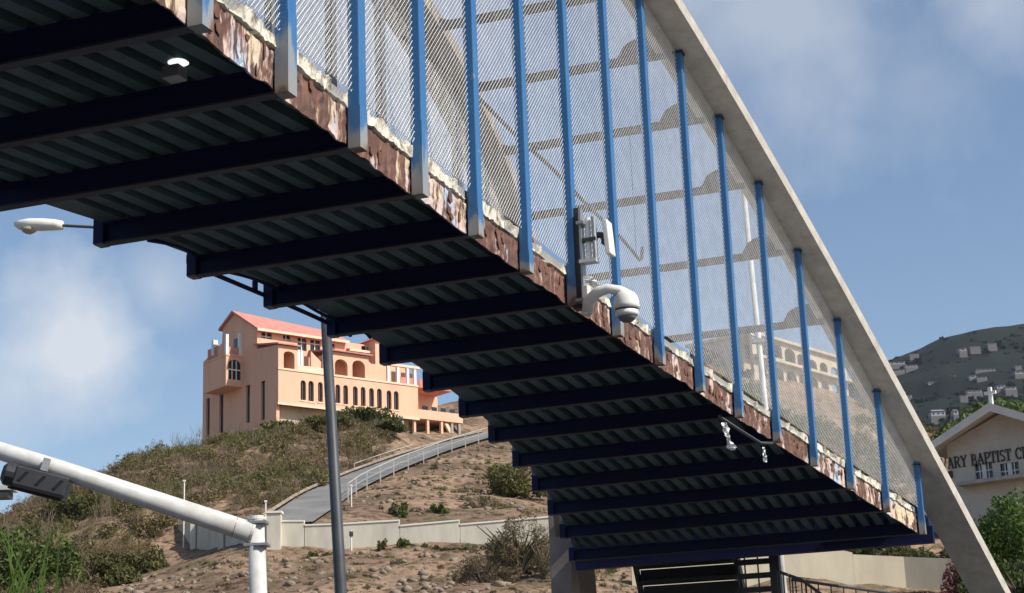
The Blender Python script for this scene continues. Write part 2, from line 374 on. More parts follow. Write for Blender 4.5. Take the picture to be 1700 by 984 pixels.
def height(X, Y, rough=True):
    X = np.asarray(X, float); Y = np.asarray(Y, float); sh = X.shape
    q = np.c_[X.ravel(), Y.ravel()] / 50
    d = np.linalg.norm(q[:, None] - TA[None], axis=2)
    z = (np.where(d > 0, d * d * np.log(d + 1e-12), 0) @ TW[:len(TA)] + TW[-3] + q @ TW[-2:]).reshape(sh)
    sm = np.clip((Y - 36) / 26, 0, 1); sm = sm * sm * (3 - 2 * sm); z = z * sm
    if rough: z = z + fbm(X, Y, .55) * .22 * sm
    # level the hill road
    best = np.full(sh, 1e9); zr = np.zeros(sh)
    for a, b in zip(RP[:-1], RP[1:]):
        ab = b[:2] - a[:2]; t = np.clip(((X - a[0]) * ab[0] + (Y - a[1]) * ab[1]) / (ab @ ab), 0, 1)
        dd = np.hypot(X - a[0] - t * ab[0], Y - a[1] - t * ab[1]); zz = a[2] + t * (b[2] - a[2])
        zr = np.where(dd < best, zz, zr); best = np.minimum(best, dd)
    k = np.clip((best - 3.2) / 3.5, 0, 1); k = k * k * (3 - 2 * k)
    k = np.maximum(k, np.clip((97.5 - Y) / 2, 0, 1)); k = np.maximum(k, np.clip((-13.0 - X) / 1.5, 0, 1) * np.clip((109 - Y) / 4, 0, 1)); z = (zr - .25) * (1 - k) + z * k
    e = np.clip((np.abs(X - 15) - 105) / 50, 0, 1) + np.clip((Y - 235) / 50, 0, 1); e = np.clip(e, 0, 1)
    return np.maximum(z, 0) * (1 - e) - 1.5 * e * (e > .98)
def hz(x, y): return float(height(np.array([x]), np.array([y]))[0])
gx = np.linspace(-145, 175, 260); gy = np.concatenate([np.linspace(-60, 55, 30), np.linspace(56, 290, 250)])
XX, YY = np.meshgrid(gx, gy); ZZ = np.zeros_like(XX)
for i in range(len(gy)): ZZ[i] = height(XX[i], YY[i])
nx, ny = len(gx), len(gy)
ii = (np.arange(ny - 1)[:, None] * nx + np.arange(nx - 1)[None]).ravel()
o = np_obj('terrain', np.c_[XX.ravel(), YY.ravel(), ZZ.ravel()], np.c_[ii, ii + 1, ii + nx + 1, ii + nx], 'soil')
for p in o.data.polygons: p.use_smooth = True
struct(o)
struct(MB().add([(-6000, -6000, -.6), (6000, -6000, -.6), (6000, 9000, -.6), (-6000, 9000, -.6)], [(0, 1, 2, 3)]).build('ground', 'soil'))
struct(MB().add([(-140, -58, .02), (170, -58, .02), (170, 33, .02), (-140, 33, .02)], [(0, 1, 2, 3)]).build('street', 'asphalt'))
# hill road
b = MB(); vs = []
fine = []
for a, c in zip(RP[:-1], RP[1:]):
    for k in range(6): fine.append(Vector(a) + (Vector(c) - Vector(a)) * (k / 6))
fine.append(Vector(RP[-1]))
for it in range(3):
    fine = [fine[0]] + [(fine[i - 1] + fine[i] * 2 + fine[i + 1]) / 4 for i in range(1, len(fine) - 1)] + [fine[-1]]
def offset(i, d):
    t = fine[min(i + 1, len(fine) - 1)] - fine[max(i - 1, 0)]; t.z = 0; t.normalize()
    return fine[i] + Vector((t.y, -t.x, 0)) * d
for i in range(len(fine)): vs += [offset(i, -1.7), offset(i, 1.7)]
b.add(vs, [(2 * i, 2 * i + 1, 2 * i + 3, 2 * i + 2) for i in range(len(fine) - 1)])
struct(b.build('hill_road', 'worn_asphalt'))
b = MB()
for i in range(3, len(fine) - 1):
    p, q = offset(i, -1.85), offset(i + 1, -1.85); b.tube([p + Vector((0, 0, .12)), q + Vector((0, 0, .12))], .13, 4)
struct(b.build('road_kerb', 'rock'))

# ------------------------------------------------------------------ mountain beyond
MT = [(900, 900), (1150, 800), (1300, 700), (1400, 642), (1470, 600), (1500, 590), (1530, 580), (1560, 566), (1600, 556), (1650, 545), (1700, 540), (1850, 520), (2100, 500), (2500, 560), (3000, 640)]
mpx = np.array([a for a, _ in MT], float); mpy = np.array([b_ for _, b_ in MT], float)
def mount(px, k):       # k 0 (foot) .. 1 (ridge)
    sky_y = np.interp(px, mpx, mpy); py = 1150 + (sky_y - 1150) * k
    Y = 420 + 700 * k ** 1.5
    return at(px, py, Y)
cols = np.linspace(900, 3000, 300); rows = np.linspace(0, 1, 60)
vs = []
for k in rows:
    for px in cols:
        p = mount(px, k); n_ = float(fbm(np.array([p.x * 1.0]), np.array([p.y * 1.3]), .02)[0]); p.z += n_ * 4 * k * (1 if k < .97 else .45); vs.append(tuple(p))
for px in cols:
    p = mount(px, 1); vs.append((p.x * 1.15, p.y * 1.2, p.z * .75))
for px in cols:
    p = mount(px, 1); vs.append((p.x * 1.4, p.y * 1.5, 0))
vs = np.array(vs); nc = len(cols)
ii = (np.arange(len(rows) + 1)[:, None] * nc + np.arange(nc - 1)[None]).ravel()
o = np_obj('mountain', vs, np.c_[ii, ii + 1, ii + nc + 1, ii + nc], 'forest'); struct(o)
for p in o.data.polygons: p.use_smooth = True

# ------------------------------------------------------------------ foliage
def leaf_cloud(n, r, size, clumps, seed, flat=.75, up=0.0):
    """n leaf quads gathered in clumps inside an ellipsoid of radii r standing on z=0"""
    g = np.random.default_rng(seed); r = np.array(r)
    cc = g.normal(size=(clumps, 3)); cc /= np.linalg.norm(cc, axis=1)[:, None]; cc *= g.uniform(.35, .95, (clumps, 1)); cc[:, 2] = np.abs(cc[:, 2]) * 1.0
    cs = g.uniform(.16, .36, clumps)
    k = g.integers(0, clumps, n); d = g.normal(size=(n, 3)); d /= np.linalg.norm(d, axis=1)[:, None]
    p = cc[k] + d * (cs[k] * g.uniform(.5, 1.05, n) ** .6)[:, None]
    p = p * r * .8; p[:, 2] = np.abs(p[:, 2]) + .03 * r[2]
    a = g.normal(size=(n, 3)); a[:, 2] += up; a /= np.linalg.norm(a, axis=1)[:, None]
    b_ = np.cross(a, g.normal(size=(n, 3))); b_ /= np.linalg.norm(b_, axis=1)[:, None]
    s = size * g.uniform(.6, 1.4, (n, 1)); a = a * s; b_ = b_ * s * flat
    v = np.stack([p - a * 1.0, p + b_ * .55, p + a * 1.0, p - b_ * .55], 1).reshape(-1, 3)
    return v, np.arange(4 * n).reshape(n, 4)
def twigs(r, n, seed, rad=.03):
    g = random.Random(seed); b = MB()
    for i in range(n):
        a = g.uniform(0, 6.28); q = g.uniform(.3, .8); h = g.uniform(.5, .95)
        e = Vector((math.cos(a) * r[0] * q, math.sin(a) * r[1] * q, r[2] * h * .8)); b.tube([(0, 0, -.2), e * .5 + Vector((0, 0, .1 * r[2])), e], [rad, rad * .6, rad * .2], 4)
    return b
def plant(name, label, cat, loc, r, m, n, size, clumps, seed, group=None, tw=8, trunk=0, flat=.75):
    loc = Vector(loc); t = thing(name, loc, label, cat, group)
    v, f = leaf_cloud(n, r, size, clumps, seed, flat)
    v[:, 2] += trunk
    np_obj('foliage' if not trunk else 'crown', v, f, m, t)
    b = twigs((r[0], r[1], r[2] + trunk), tw, seed, .02 + .02 * r[2])
    if trunk: b.tube([(0, 0, -.3), (.05, .02, trunk * .6), (0, 0, trunk + r[2] * .4)], [.07 * r[2] + .05, .05 * r[2] + .04, .03], 7)
    b.v = [tuple(Vector(q) + loc) for q in b.v]
    b.build('trunk' if trunk else 'stem', 'bark', t)
    return t
def gpx(px, Y):  # ground point below a pixel column at depth Y
    p = at(px, 900, Y); 
    for _ in range(6):
        z = hz(p.x, Y); q = to_px(Vector((p.x, Y, z))); p = at(px, q[1], Y)
    return Vector((p.x, Y, hz(p.x, Y)))

# scrub that covers the hill left of and above the road: one mass
V = []; Fq = []; kk = 0
protos = [leaf_cloud(520, (1.5, 1.5, 1.25), .115, 16, 100 + i, .6) for i in range(5)] + [leaf_cloud(420, (1.2, 1.2, 1.5), .13, 12, 200 + i, .16, 1.2) for i in range(4)]
def scatter(n, px0, px1, Y0, Y1, ok, smin=.35, smax=1.3):
    global kk
    c = 0; tries = 0
    while c < n and tries < n * 30:
        tries += 1
        Y = random.uniform(Y0, Y1); px = random.uniform(px0, px1)
        p = at(px, 850, Y); z = hz(p.x, Y); q = to_px(Vector((p.x, Y, z)))
        if not ok(q[0], q[1], Y): continue
        v, f = protos[random.randrange(len(protos))]; s = smin + (smax - smin) * random.random() ** 1.6; a = random.uniform(0, 6.28)
        M = np.array([[math.cos(a), -math.sin(a), 0], [math.sin(a), math.cos(a), 0], [0, 0, random.uniform(.75, 1.2)]]) * s
        V.append(v @ M.T + np.array([p.x, Y, z - .15])); Fq.append(f + kk); kk += len(v); c += 1
def left_of_road(x, y, Y):
    rx = np.interp(Y, [97, 102, 110, 122, 138, 152, 170], [440, 468, 512, 590, 672, 748, 810]); return x < rx - 14
def okleft(x, y, Y):
    if Y < 104 and x > 255: return False
    if 283 < x and Y < 112 and x < 470 and y > 855 : return False
    if x > 640 and Y > 146: return False
    return left_of_road(x, y, Y) and y > 600
scatter(1450, -160, 660, 98, 157, okleft)
scatter(220, -200, 250, 80, 104, lambda x, y, Y: x < 250 - (y - 920) * 1.4 if y > 900 else x < 250, .6, 1.2)
scatter(30, 380, 640, 146, 157, lambda x, y, Y: True, .8, 1.25)
o = np_obj('hillside_scrub', np.concatenate(V), np.concatenate(Fq), 'scrub'); o['kind'] = 'stuff'
o['label'] = 'dry brown and olive scrub covering the hillside below the peach building'; o['category'] = 'scrub'
# bare grey-brown twigs standing in the scrub
V = []; Fq = []; kk = 0
def twig_proto(seed):
    g = np.random.default_rng(seed); vs = []
    for k in range(16):
        b0 = np.r_[g.uniform(-.5, .5, 2), 0]; d = np.r_[g.uniform(-.5, .5, 2), g.uniform(1.0, 1.9)]; w = np.r_[g.normal(size=2), 0]; w = w / np.linalg.norm(w) * .016
        vs += [b0 - w, b0 + w, b0 + d + w * .3, b0 + d - w * .3]
        for q in (.5, .75):
            m0 = b0 + d * q; d2 = d * .35 + np.r_[g.uniform(-.5, .5, 2), .1]; vs += [m0 - w * .6, m0 + w * .6, m0 + d2 + w * .2, m0 + d2 - w * .2]
    return np.array(vs), np.arange(len(vs)).reshape(-1, 4)
keep = protos; protos = [twig_proto(500 + i) for i in range(6)]
scatter(420, -120, 640, 99, 156, okleft, .3, 1.05)
protos = keep
o = np_obj('bare_twigs', np.concatenate(V), np.concatenate(Fq), 'twig'); o['kind'] = 'stuff'
o['label'] = 'bare grey-brown twigs sticking out of the hillside scrub'; o['category'] = 'twigs'
# scrub on the hill seen through the mesh
V = []; Fq = []; kk = 0
scatter(760, 980, 1560, 140, 212, lambda x, y, Y: not (1270 < x < 1420 and Y > 185), .6, 1.25)
scatter(520, 1210, 1500, 140, 200, lambda x, y, Y: not (1270 < x < 1420 and Y > 185), .6, 1.3)
scatter(70, 840, 1010, 84, 92, lambda x, y, Y: y > 880, .25, .6)
o = np_obj('far_slope_scrub', np.concatenate(V), np.concatenate(Fq), 'olive_scrub'); o['kind'] = 'stuff'
o['label'] = 'olive scrub on the slope seen through the bridge mesh'; o['category'] = 'scrub'
# dry tufts and low weeds on the bare bank
V = []; Fq = []; kk = 0
protos = [leaf_cloud(60, (.35, .35, .22), .09, 5, 300 + i, .3) for i in range(6)]
scatter(1300, 180, 1060, 74, 94, lambda x, y, Y: x > 250 - (y - 920) * 1.4, .5, 1.5)
scatter(800, 560, 930, 101, 150, lambda x, y, Y: not left_of_road(x + 95, y, Y), .5, 1.7)
o = np_obj('bank_weeds', np.concatenate(V), np.concatenate(Fq), 'dry_scrub'); o['kind'] = 'stuff'
o['label'] = 'low dry weeds dotted over the bare brown bank'; o['category'] = 'weeds'
V = []; Fq = []; kk = 0
protos = keep
scatter(170, 590, 930, 101, 150, lambda x, y, Y: not left_of_road(x + 110, y, Y), .12, .5)
scatter(60, 260, 930, 80, 93, lambda x, y, Y: x > 290 - (y - 920) * 1.2, .10, .32)
o = np_obj('bank_scrub', np.concatenate(V), np.concatenate(Fq), 'olive_scrub'); o['kind'] = 'stuff'
o['label'] = 'small olive scrub clumps spread over the bare bank'; o['category'] = 'scrub'
# loose stones
bm = bmesh.new(); bmesh.ops.create_icosphere(bm, subdivisions=1, radius=1); sv = np.array([v.co[:] for v in bm.verts]); sf = np.array([[v.index for v in f.verts] for f in bm.faces]); bm.free()
V = []; Fq = []; kk = 0
for i in range(900):
    Y = random.uniform(74, 93.5) if i < 560 else random.uniform(101, 145); px = random.uniform(150, 1060) if i < 560 else random.uniform(590, 930)
    p = at(px, 900, Y); z = hz(p.x, Y); q = to_px(Vector((p.x, Y, z)))
    if i >= 560 and left_of_road(q[0] + 95, q[1], Y): continue
    s = .07 + .22 * random.random() ** 3
    V.append((sv * (1 + .25 * rng.normal(size=(len(sv), 1)))) * np.array([s, s, s * .7]) + np.array([p.x, Y, z])); Fq.append(sf + kk); kk += len(sv)
o = np_obj('loose_stones', np.concatenate(V), np.concatenate(Fq), 'rock'); o['kind'] = 'stuff'
o['label'] = 'loose brown stones scattered over the bare bank'; o['category'] = 'stones'
# forest clumps along the mountain
V = []; Fq = []; kk = 0
protos = [leaf_cloud(110, (7, 7, 6), 2.0, 7, 400 + i) for i in range(5)]
for i in range(2000):
    k = random.random() ** .7 if i < 1700 else random.uniform(.965, 1.0)
    px = random.uniform(1330, 1760); p = mount(px, k)
    v, f = protos[i % 5]; s = random.uniform(.2, .6) if i < 1700 else random.uniform(.15, .4)
    if i >= 1990: s = .7
    V.append(v * s + np.array([p.x, p.y, p.z - 1.5])); Fq.append(f + kk); kk += len(v)
o = np_obj('mountain_forest', np.concatenate(V), np.concatenate(Fq), 'forest'); o['kind'] = 'stuff'
o['label'] = 'dark forest covering the distant mountain'; o['category'] = 'forest'

# ------------------------------------------------------------------ footbridge
BX, BY, TH, BAY = -3.54886, 7.50270, .35609, 1.22
W0, W1, IC, CAM_, ZB0 = 2.3986, .032863, 6.6296, .01111, 3.98684 + EYE
BD = Vector((math.sin(TH), math.cos(TH), 0)); BN = Vector((math.cos(TH), -math.sin(TH), 0)); BZ = Vector((0, 0, 1))
def half(i): return (W0 + W1 * (i - IC) ** 2) / 2
def zb(i): return ZB0 - CAM_ * (i - IC) ** 2           # underside of the cross beams
def zarch(i): return EYE + 8.37 - .0496 * (i - IC) ** 2  # soffit of the arch
def E(i, lat, z): return Vector((BX, BY, 0)) + BD * (BAY * i) + BN * lat + BZ * z
FR = (BN, BD, BZ)
I0, I1 = -3, 16
BEAM = .165
bridge = thing('footbridge', E(IC, 0, 0), 'pedestrian footbridge with rusted edge, blue hangers and pale steel arches spanning overhead', 'footbridge')
# arches
for s in (-1, 1):
    b = MB(); ring = []
    n = 72; t0, t1 = IC - 14.3, IC + 14.3
    rings = []
    for k in range(n + 1):
        i = t0 + (t1 - t0) * k / n
        dz = -.0992 * (i - IC) / BAY; tl = W1 * (i - IC) / BAY * s
        tg = (BD + BN * tl + BZ * dz).normalized()
        side = (BN * s - BD * (tl * s) ).normalized(); side = (side - tg * side.dot(tg)).normalized()
        up = tg.cross(side); up = up if up.z > 0 else -up
        c = E(i, s * half(i), zarch(i))
        rings.append([c - side * .25, c + side * .30, c + side * .295 + up * .165, c - side * .25 + up * .17])
    vs = [p for r in rings for p in r]
    fs = [(4 * k + j, 4 * k + (j + 1) % 4, 4 * k + 4 + (j + 1) % 4, 4 * k + 4 + j) for k in range(n) for j in range(4)] + [(0, 1, 2, 3), (4 * n, 4 * n + 1, 4 * n + 2, 4 * n + 3)]
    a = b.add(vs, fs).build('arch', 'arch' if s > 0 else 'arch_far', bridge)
    a['label'] = 'pale painted steel arch ' + ('on the near side' if s > 0 else 'on the far side')
    # splice flanges on the arch
    for i in (3.5, 10.6, 15.2):
        c = E(i, s * half(i), zarch(i)); dz = -.0992 * (i - IC) / BAY; tg = (BD + BN * (W1 * (i - IC) / BAY * s) + BZ * dz).normalized(); side = (BN * s - tg * (BN * s).dot(tg)).normalized(); up = tg.cross(side); up = up if up.z > 0 else -up
        MB().box(c + side * .025 + up * .0825, (.558, .02, .172), (side, tg, up)).build('splice_plate', 'arch', a)
# cross beams
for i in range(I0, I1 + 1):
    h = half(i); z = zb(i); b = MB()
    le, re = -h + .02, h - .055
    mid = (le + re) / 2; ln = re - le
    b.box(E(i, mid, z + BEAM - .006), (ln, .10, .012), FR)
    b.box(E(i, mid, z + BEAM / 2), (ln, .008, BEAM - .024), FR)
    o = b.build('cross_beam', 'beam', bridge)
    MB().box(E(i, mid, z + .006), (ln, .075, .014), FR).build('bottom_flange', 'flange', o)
# corrugated deck pans, one per bay
PITCHR = .200
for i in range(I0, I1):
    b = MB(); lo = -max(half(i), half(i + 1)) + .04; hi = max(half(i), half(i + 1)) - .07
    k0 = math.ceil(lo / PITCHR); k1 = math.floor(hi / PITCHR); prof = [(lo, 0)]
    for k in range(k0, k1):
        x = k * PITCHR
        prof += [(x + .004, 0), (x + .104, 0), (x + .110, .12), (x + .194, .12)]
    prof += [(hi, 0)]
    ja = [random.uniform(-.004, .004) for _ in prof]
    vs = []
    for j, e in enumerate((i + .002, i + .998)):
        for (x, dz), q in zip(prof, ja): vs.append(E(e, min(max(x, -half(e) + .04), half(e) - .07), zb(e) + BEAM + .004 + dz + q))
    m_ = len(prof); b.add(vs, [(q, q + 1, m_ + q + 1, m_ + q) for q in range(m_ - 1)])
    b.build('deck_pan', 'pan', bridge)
# concrete deck slab
b = MB(); n = 40; vs = []
for k in range(n + 1):
    i = I0 + (I1 - I0) * k / n; h = half(i) - .07; z = zb(i) + BEAM + .135
    vs += [E(i, -h + .1, z), E(i, h, z), E(i, h, z + .07), E(i, -h + .1, z + .07)]
b.add(vs, [(4 * k + j, 4 * k + (j + 1) % 4, 4 * k + 4 + (j + 1) % 4, 4 * k + 4 + j) for k in range(n) for j in range(4)] + [(0, 1, 2, 3), (4 * n + 3, 4 * n + 2, 4 * n + 1, 4 * n)])
b.build('deck_slab', 'grey_concrete', bridge)
# rusted edge channel and crumbling curb, bay by bay
for s in (1, -1):
    for i in range(I0, I1):
        nx_, nz_ = 18, 6; vs = []
        rr = random.Random(1000 + i + 50 * s)
        z0off = 0.0 if s > 0 else BEAM + .01
        z1off = .262
        eat = [rr.uniform(0, .02) + (.05 * rr.random() if rr.random() < .22 else 0) for _ in range(nx_ + 1)]
        eat = [(eat[max(0, k - 1)] + eat[k] * 2 + eat[min(nx_, k + 1)]) / 4 for k in range(nx_ + 1)]
        top = [rr.uniform(-.012, .012) for _ in range(nx_ + 1)]
        b = MB()
        for face in (0, 1):
            for a in range(nx_ + 1):
                e = i + .02 + .96 * a / nx_
                for c in range(nz_ + 1):
                    q = c / nz_; zlo = z0off + (eat[a] if s > 0 else 0); zz = zlo + (z1off + top[a] - zlo) * q
                    bul = rr.uniform(-.006, .006)
                    vs.append(E(e, s * (half(e) - .062 - .012 * face + (bul if not face else 0)), zb(e) + zz))
        w = nz_ + 1; F_ = []; K = (nx_ + 1) * w
        for a in range(nx_):
            for c in range(nz_):
                q = a * w + c; F_.append((q, q + w, q + w + 1, q + 1)); F_.append((K + q, K + q + 1, K + q + w + 1, K + q + w))
        for a in range(nx_):
            q = a * w; F_.append((q, K + q, K + q + w, q + w)); q += nz_; F_.append((q, q + w, K + q + w, K + q))
        for q0 in (0, nx_ * w):
            for c in range(nz_): F_.append((q0 + c, q0 + c + 1, K + q0 + c + 1, K + q0 + c))
        b.add(vs, F_).build('edge_channel', 'rust_pale' if i < 2 or i > 12 or i == 4 else 'rust', bridge, smooth=False)
        # flakes of old paint and rust scale standing proud of the channel
        if s > 0:
            for kind, m2, num in (('rust_scale', 'scale', 6),):
                b = MB()
                for q in range(num):
                    e = i + rr.uniform(.08, .92); zc = rr.uniform(.05, .23); w_, h_ = rr.uniform(.015, .06), rr.uniform(.02, .075); pr = rr.uniform(.002, .008)
                    ps = []
                    for a in range(7):
                        an = 2 * math.pi * a / 7 + rr.uniform(-.3, .3); ra = rr.uniform(.5, 1.1)
                        ee = e + math.cos(an) * ra * w_ / BAY; zz = min(max(zc + math.sin(an) * ra * h_, .02), .255); ps.append(E(ee, half(ee) - .056, zb(ee) + zz))
                    b.prism(ps, BN * pr)
                b.build(kind, m2, bridge)['kind'] = 'stuff'
        # curb
        b = MB(); vs = []; m_ = 34; chip = 0; low = 0
        for a in range(m_ + 1):
            e = i + a / m_ * .998
            j1, j2, j3, j4 = [rr.uniform(-.012, .012) for _ in range(4)]
            if rr.random() < .30: chip = rr.choice((0, 0, .015, .03, .06, .09))
            if rr.random() < .30: low = rr.choice((0, 0, .0, .02, .04))
            h = half(e); z = zb(e)
            vs += [E(e, s * (h - .20), z + .24), E(e, s * (h - .040 - low + j1 * .6), z + .270 + low + j4 * .7), E(e, s * (h - .036 - chip * .6 + j2 * .8), z + .368 - chip + j3), E(e, s * (h - .10), z + .385 + j4 - chip * .6), E(e, s * (h - .20), z + .39)]
        b.add(vs, [(5 * a + j, 5 * a + (j + 1) % 5, 5 * a + 5 + (j + 1) % 5, 5 * a + 5 + j) for a in range(m_) for j in range(5)] + [(0, 1, 2, 3, 4), tuple(5 * m_ + j for j in (4, 3, 2, 1, 0))])
        b.build('curb', 'concrete', bridge)
# hangers
for s in (1, -1):
    for i in range(I0, I1 + 1):
        h = half(i); z0 = zb(i) - .005; z1 = zarch(i) + .03
        if z1 - z0 < .5: continue
        b = MB(); b.box(E(i, s * h, (z0 + z1) / 2), (.085, .105, z1 - z0), FR)
        o = b.build('hanger', 'blue' if s > 0 else 'far_hanger', bridge, bevel=.008)
        if s < 0: MB().box(E(i, s * h, z0 + .11), (.087, .107, .20), FR).build('foot', 'beam', o)  # near-black sleeve added on far feet; its colour stands for shade under the deck
        if s > 0 and i <= 5:       # paint worn at the foot
            L_ = [.62, .6, .5, .28, .55, .22][max(0, i)] if i >= 0 else .6
            MB().box(E(i, s * h, z0 + L_ / 2 - .004), (.0866, .1066, L_), FR).build('worn_foot', 'worn_blue', o)
        elif s > 0:
            L_ = .16 + .12 * random.random()
            MB().box(E(i, s * h, z0 + L_ / 2 - .004), (.0866, .1066, L_), FR).build('worn_foot', 'worn_blue', o)
        MB().box(E(i, s * h, zarch(i) - .012), (.12, .14, .02), FR).build('cap_plate', 'rib', o)
# chain-link mesh, one panel per bay and side
def mesh_panel(i, s):
    lat = lambda e: s * (half(e) - .02)
    a0 = E(i, lat(i), 0); a1 = E(i + 1, lat(i + 1), 0); u = a1 - a0; Ln = u.length; u = u / Ln; nrm = u.cross(BZ)
    zb0, zb1 = zb(i) + .37, zb(i + 1) + .37; zt0, zt1 = zarch(i) + .05, zarch(i + 1) + .05
    if zt1 < zb1 + .1 and zt0 < zb0 + .1: return
    poly = [(.03, zb0), (Ln - .03, zb1), (Ln - .03, max(zt1, zb1)), (.03, max(zt0, zb0))]
    b = MB(); q = .035; r = .0016
    for sg in (1, -1):
        nx_, nz_ = math.sin(R(45)), -sg * math.cos(R(45))
        vals = [p[0] * nx_ + p[1] * nz_ for p in poly]
        c = math.ceil(min(vals) / q) * q
        while c < max(vals):
            pts = []
            for k in range(4):
                (x0, y0), (x1, y1) = poly[k], poly[(k + 1) % 4]; d0 = x0 * nx_ + y0 * nz_ - c; d1 = x1 * nx_ + y1 * nz_ - c
                if (d0 < 0) != (d1 < 0): t = d0 / (d0 - d1); pts.append((x0 + (x1 - x0) * t, y0 + (y1 - y0) * t))
            if len(pts) == 2:
                A, B = [a0 + u * p[0] + BZ * p[1] + nrm * (.003 * sg) for p in pts]
                d = (B - A).normalized(); w1 = nrm * r * 1.15; w2 = d.cross(nrm) * r
                vs = []
                for p in (A, B): vs += [p + w1, p - w1 * .5 + w2, p - w1 * .5 - w2]
                b.add(vs, [(0, 1, 4, 3), (1, 2, 5, 4), (2, 0, 3, 5)])
            c += q
    base = root_loc(bridge)
    me = bpy.data.meshes.new('mesh_panel'); me.from_pydata([tuple(Vector(v) - base) for v in b.v], [], b.f); me.materials.append(MATS['wire'])
    o = bpy.data.objects.new('mesh_panel', me); C.objects.link(o); o.parent = bridge
for i in range(I0, I1): mesh_panel(i, 1); mesh_panel(i, -1)
# roof ribs with haunches between the arches
for i in range(I0 + 1, I1 - 1):
    h = half(i) - .17; z = zarch(i) - .03
    if z < zb(i) + 2.2: continue
    hw, hh, th_ = min(.55, h * .45), .30, .085
    poly = [(-h, 0), (h, 0), (h, hh)]
    for k in range(1, 7):
        a = k / 7; poly.append((h - hw * a, th_ + (hh - th_) * (1 - a ** 3.5) ** .6))
    poly += [(h - hw, th_), (-h + .25, th_)]
    for k in range(6, 0, -1):
        a = k / 7; poly.append((-h + .25 * a, th_ + .12 * (1 - a) ** 2))
    poly.append((-h, th_ + .12))
    MB().prism([E(i - .03, x, z + q) for x, q in poly], BD * .08).build('roof_rib', 'rib', bridge)
# lighting conduit above the walkway
pts = [E(i, .40 + .01 * math.sin(i * 2), zb(i) + 2.06 + .015 * math.sin(i * 3.1)) for i in np.linspace(5.5, 11.1, 24)]
pts += [pts[-1] + BD * .1 + BZ * .05, pts[-1] + BD * .16 + BZ * .2]
cd = MB().tube(pts, .022, 6).build('conduit', 'rib', bridge)
for i in (6, 8, 11):
    MB().tube([E(i, .4, zb(i) + 2.08), E(i, .4, zarch(i) - .02)], .004, 4).build('drop_wire', 'rib', cd)
# pipe slung along the far edge, with hold-down brackets
pts = [E(i, -half(i) - .05, zb(i) + .125 - .01 * math.sin(i * 2.3 + 1)) for i in np.linspace(5.05, 7.4, 18)]
pp = MB().tube(pts, .021, 8).build('edge_pipe', 'beam', bridge)
for i, dz in ((5.0, .1), (5.85, .12), (7.0, .1)):
    MB().box(E(i, -half(i) - .05, zb(i) + .125 + dz / 3), (.03, .05, dz * .7), FR).build('pipe_bracket', 'beam', pp)
pts = [E(i, -half(i) + .06 - .04 * math.sin(i * 5), zb(i) + .15 + .015 * math.sin(i * 7)) for i in np.linspace(4.4, 7.6, 40)]
MB().tube(pts, .016, 6).build('loose_pipe', 'beam', bridge)
# end of the bridge: header beam, shelf and concrete pier
he = 16.55
b = MB(); b.box(E(16.3, .02, zb(16) + .02), (half(16) * 2 + .16, .16, .24), FR); b.box(E(16.12, 0, zb(16) + .3), (half(16) * 2 - .14, .03, .34), FR); b.build('end_beam', 'beam', bridge)
b = MB(); b.box(E(17.2, 0, zb(16) + .30), (half(16) * 2 - .1, 2.0, .16), FR); b.build('landing_slab', 'beam', bridge)
# square pier under the far corner
c = at(938, 960, 27.6); zt_ = at(938, 838, 27.6).z; b = MB()
b.box((c.x, c.y, zt_ / 2), (.36, .36, zt_), FR); b.build('pier', 'pier', bridge, bevel=.02)

# stairs beyond the landing
sA = at(1056, 940, 28.5); sB = at(1219, 928, 28.0); sB.z = sA.z = at(1130, 934, 28).z
st = thing('stairs', (sA.x, sA.y, 0), 'dark steel stairs seen from below behind the end of the footbridge', 'stairs')
sx = (sB - sA); sW = sx.length; sx.normalize(); sy = Vector((-sx.y, sx.x, 0)); sf_ = (sx, sy, BZ); sm_ = (sA + sB) / 2
for k in range(20):
    z = sm_.z + .26 - .25 * k; d_ = sy * (.16 * k - .16)
    if z < .1: break
    c = Vector((sm_.x, sm_.y, z)) + d_
    MB().box(c, (sW, .34, .05), sf_).build('tread', 'dark_metal', st)
    MB().box(c + BZ * .125 + sy * .12, (sW, .012, .20), sf_).build('riser', 'dark_metal', st)
for x in (-sW / 2 - .03, sW / 2 + .03):
    c = sm_ + sx * x; MB().prism([c + BZ * .3 - sy * .3, c + BZ * .62 - sy * .3, Vector((c.x, c.y, .3)) + sy * 3.1, Vector((c.x, c.y, 0)) + sy * 3.0], sx * .05).build('stringer', 'dark_metal', st)
# open screen of dark bars beside the stairs
pa, pb = at(1224, 930, 27.4), at(1278, 926, 27.2); pa.z = pb.z = 0; zt_ = at(1250, 915, 27.3).z
sc = thing('bar_screen', pa, 'open screen of dark horizontal bars beside the stairs', 'screen')
for k in range(26):
    z = zt_ + .05 - .215 * k
    if z > .2: MB().box((pa + pb) / 2 + BZ * z, ((pb - pa).length + .1, .05, .085), sf_).build('bar', 'dark_metal', sc)
for q in (0, .22, .62):
    MB().box(pa + (pb - pa) * q + BZ * (zt_ / 2), (.022, .022, zt_), sf_).build('upright', 'dark_metal', sc)
p = at(1286, 930, 27.1); MB().box((p.x, p.y, zt_ / 2 + .1), (.15, .16, zt_ + .2), sf_).build('post', 'dark_metal', sc)
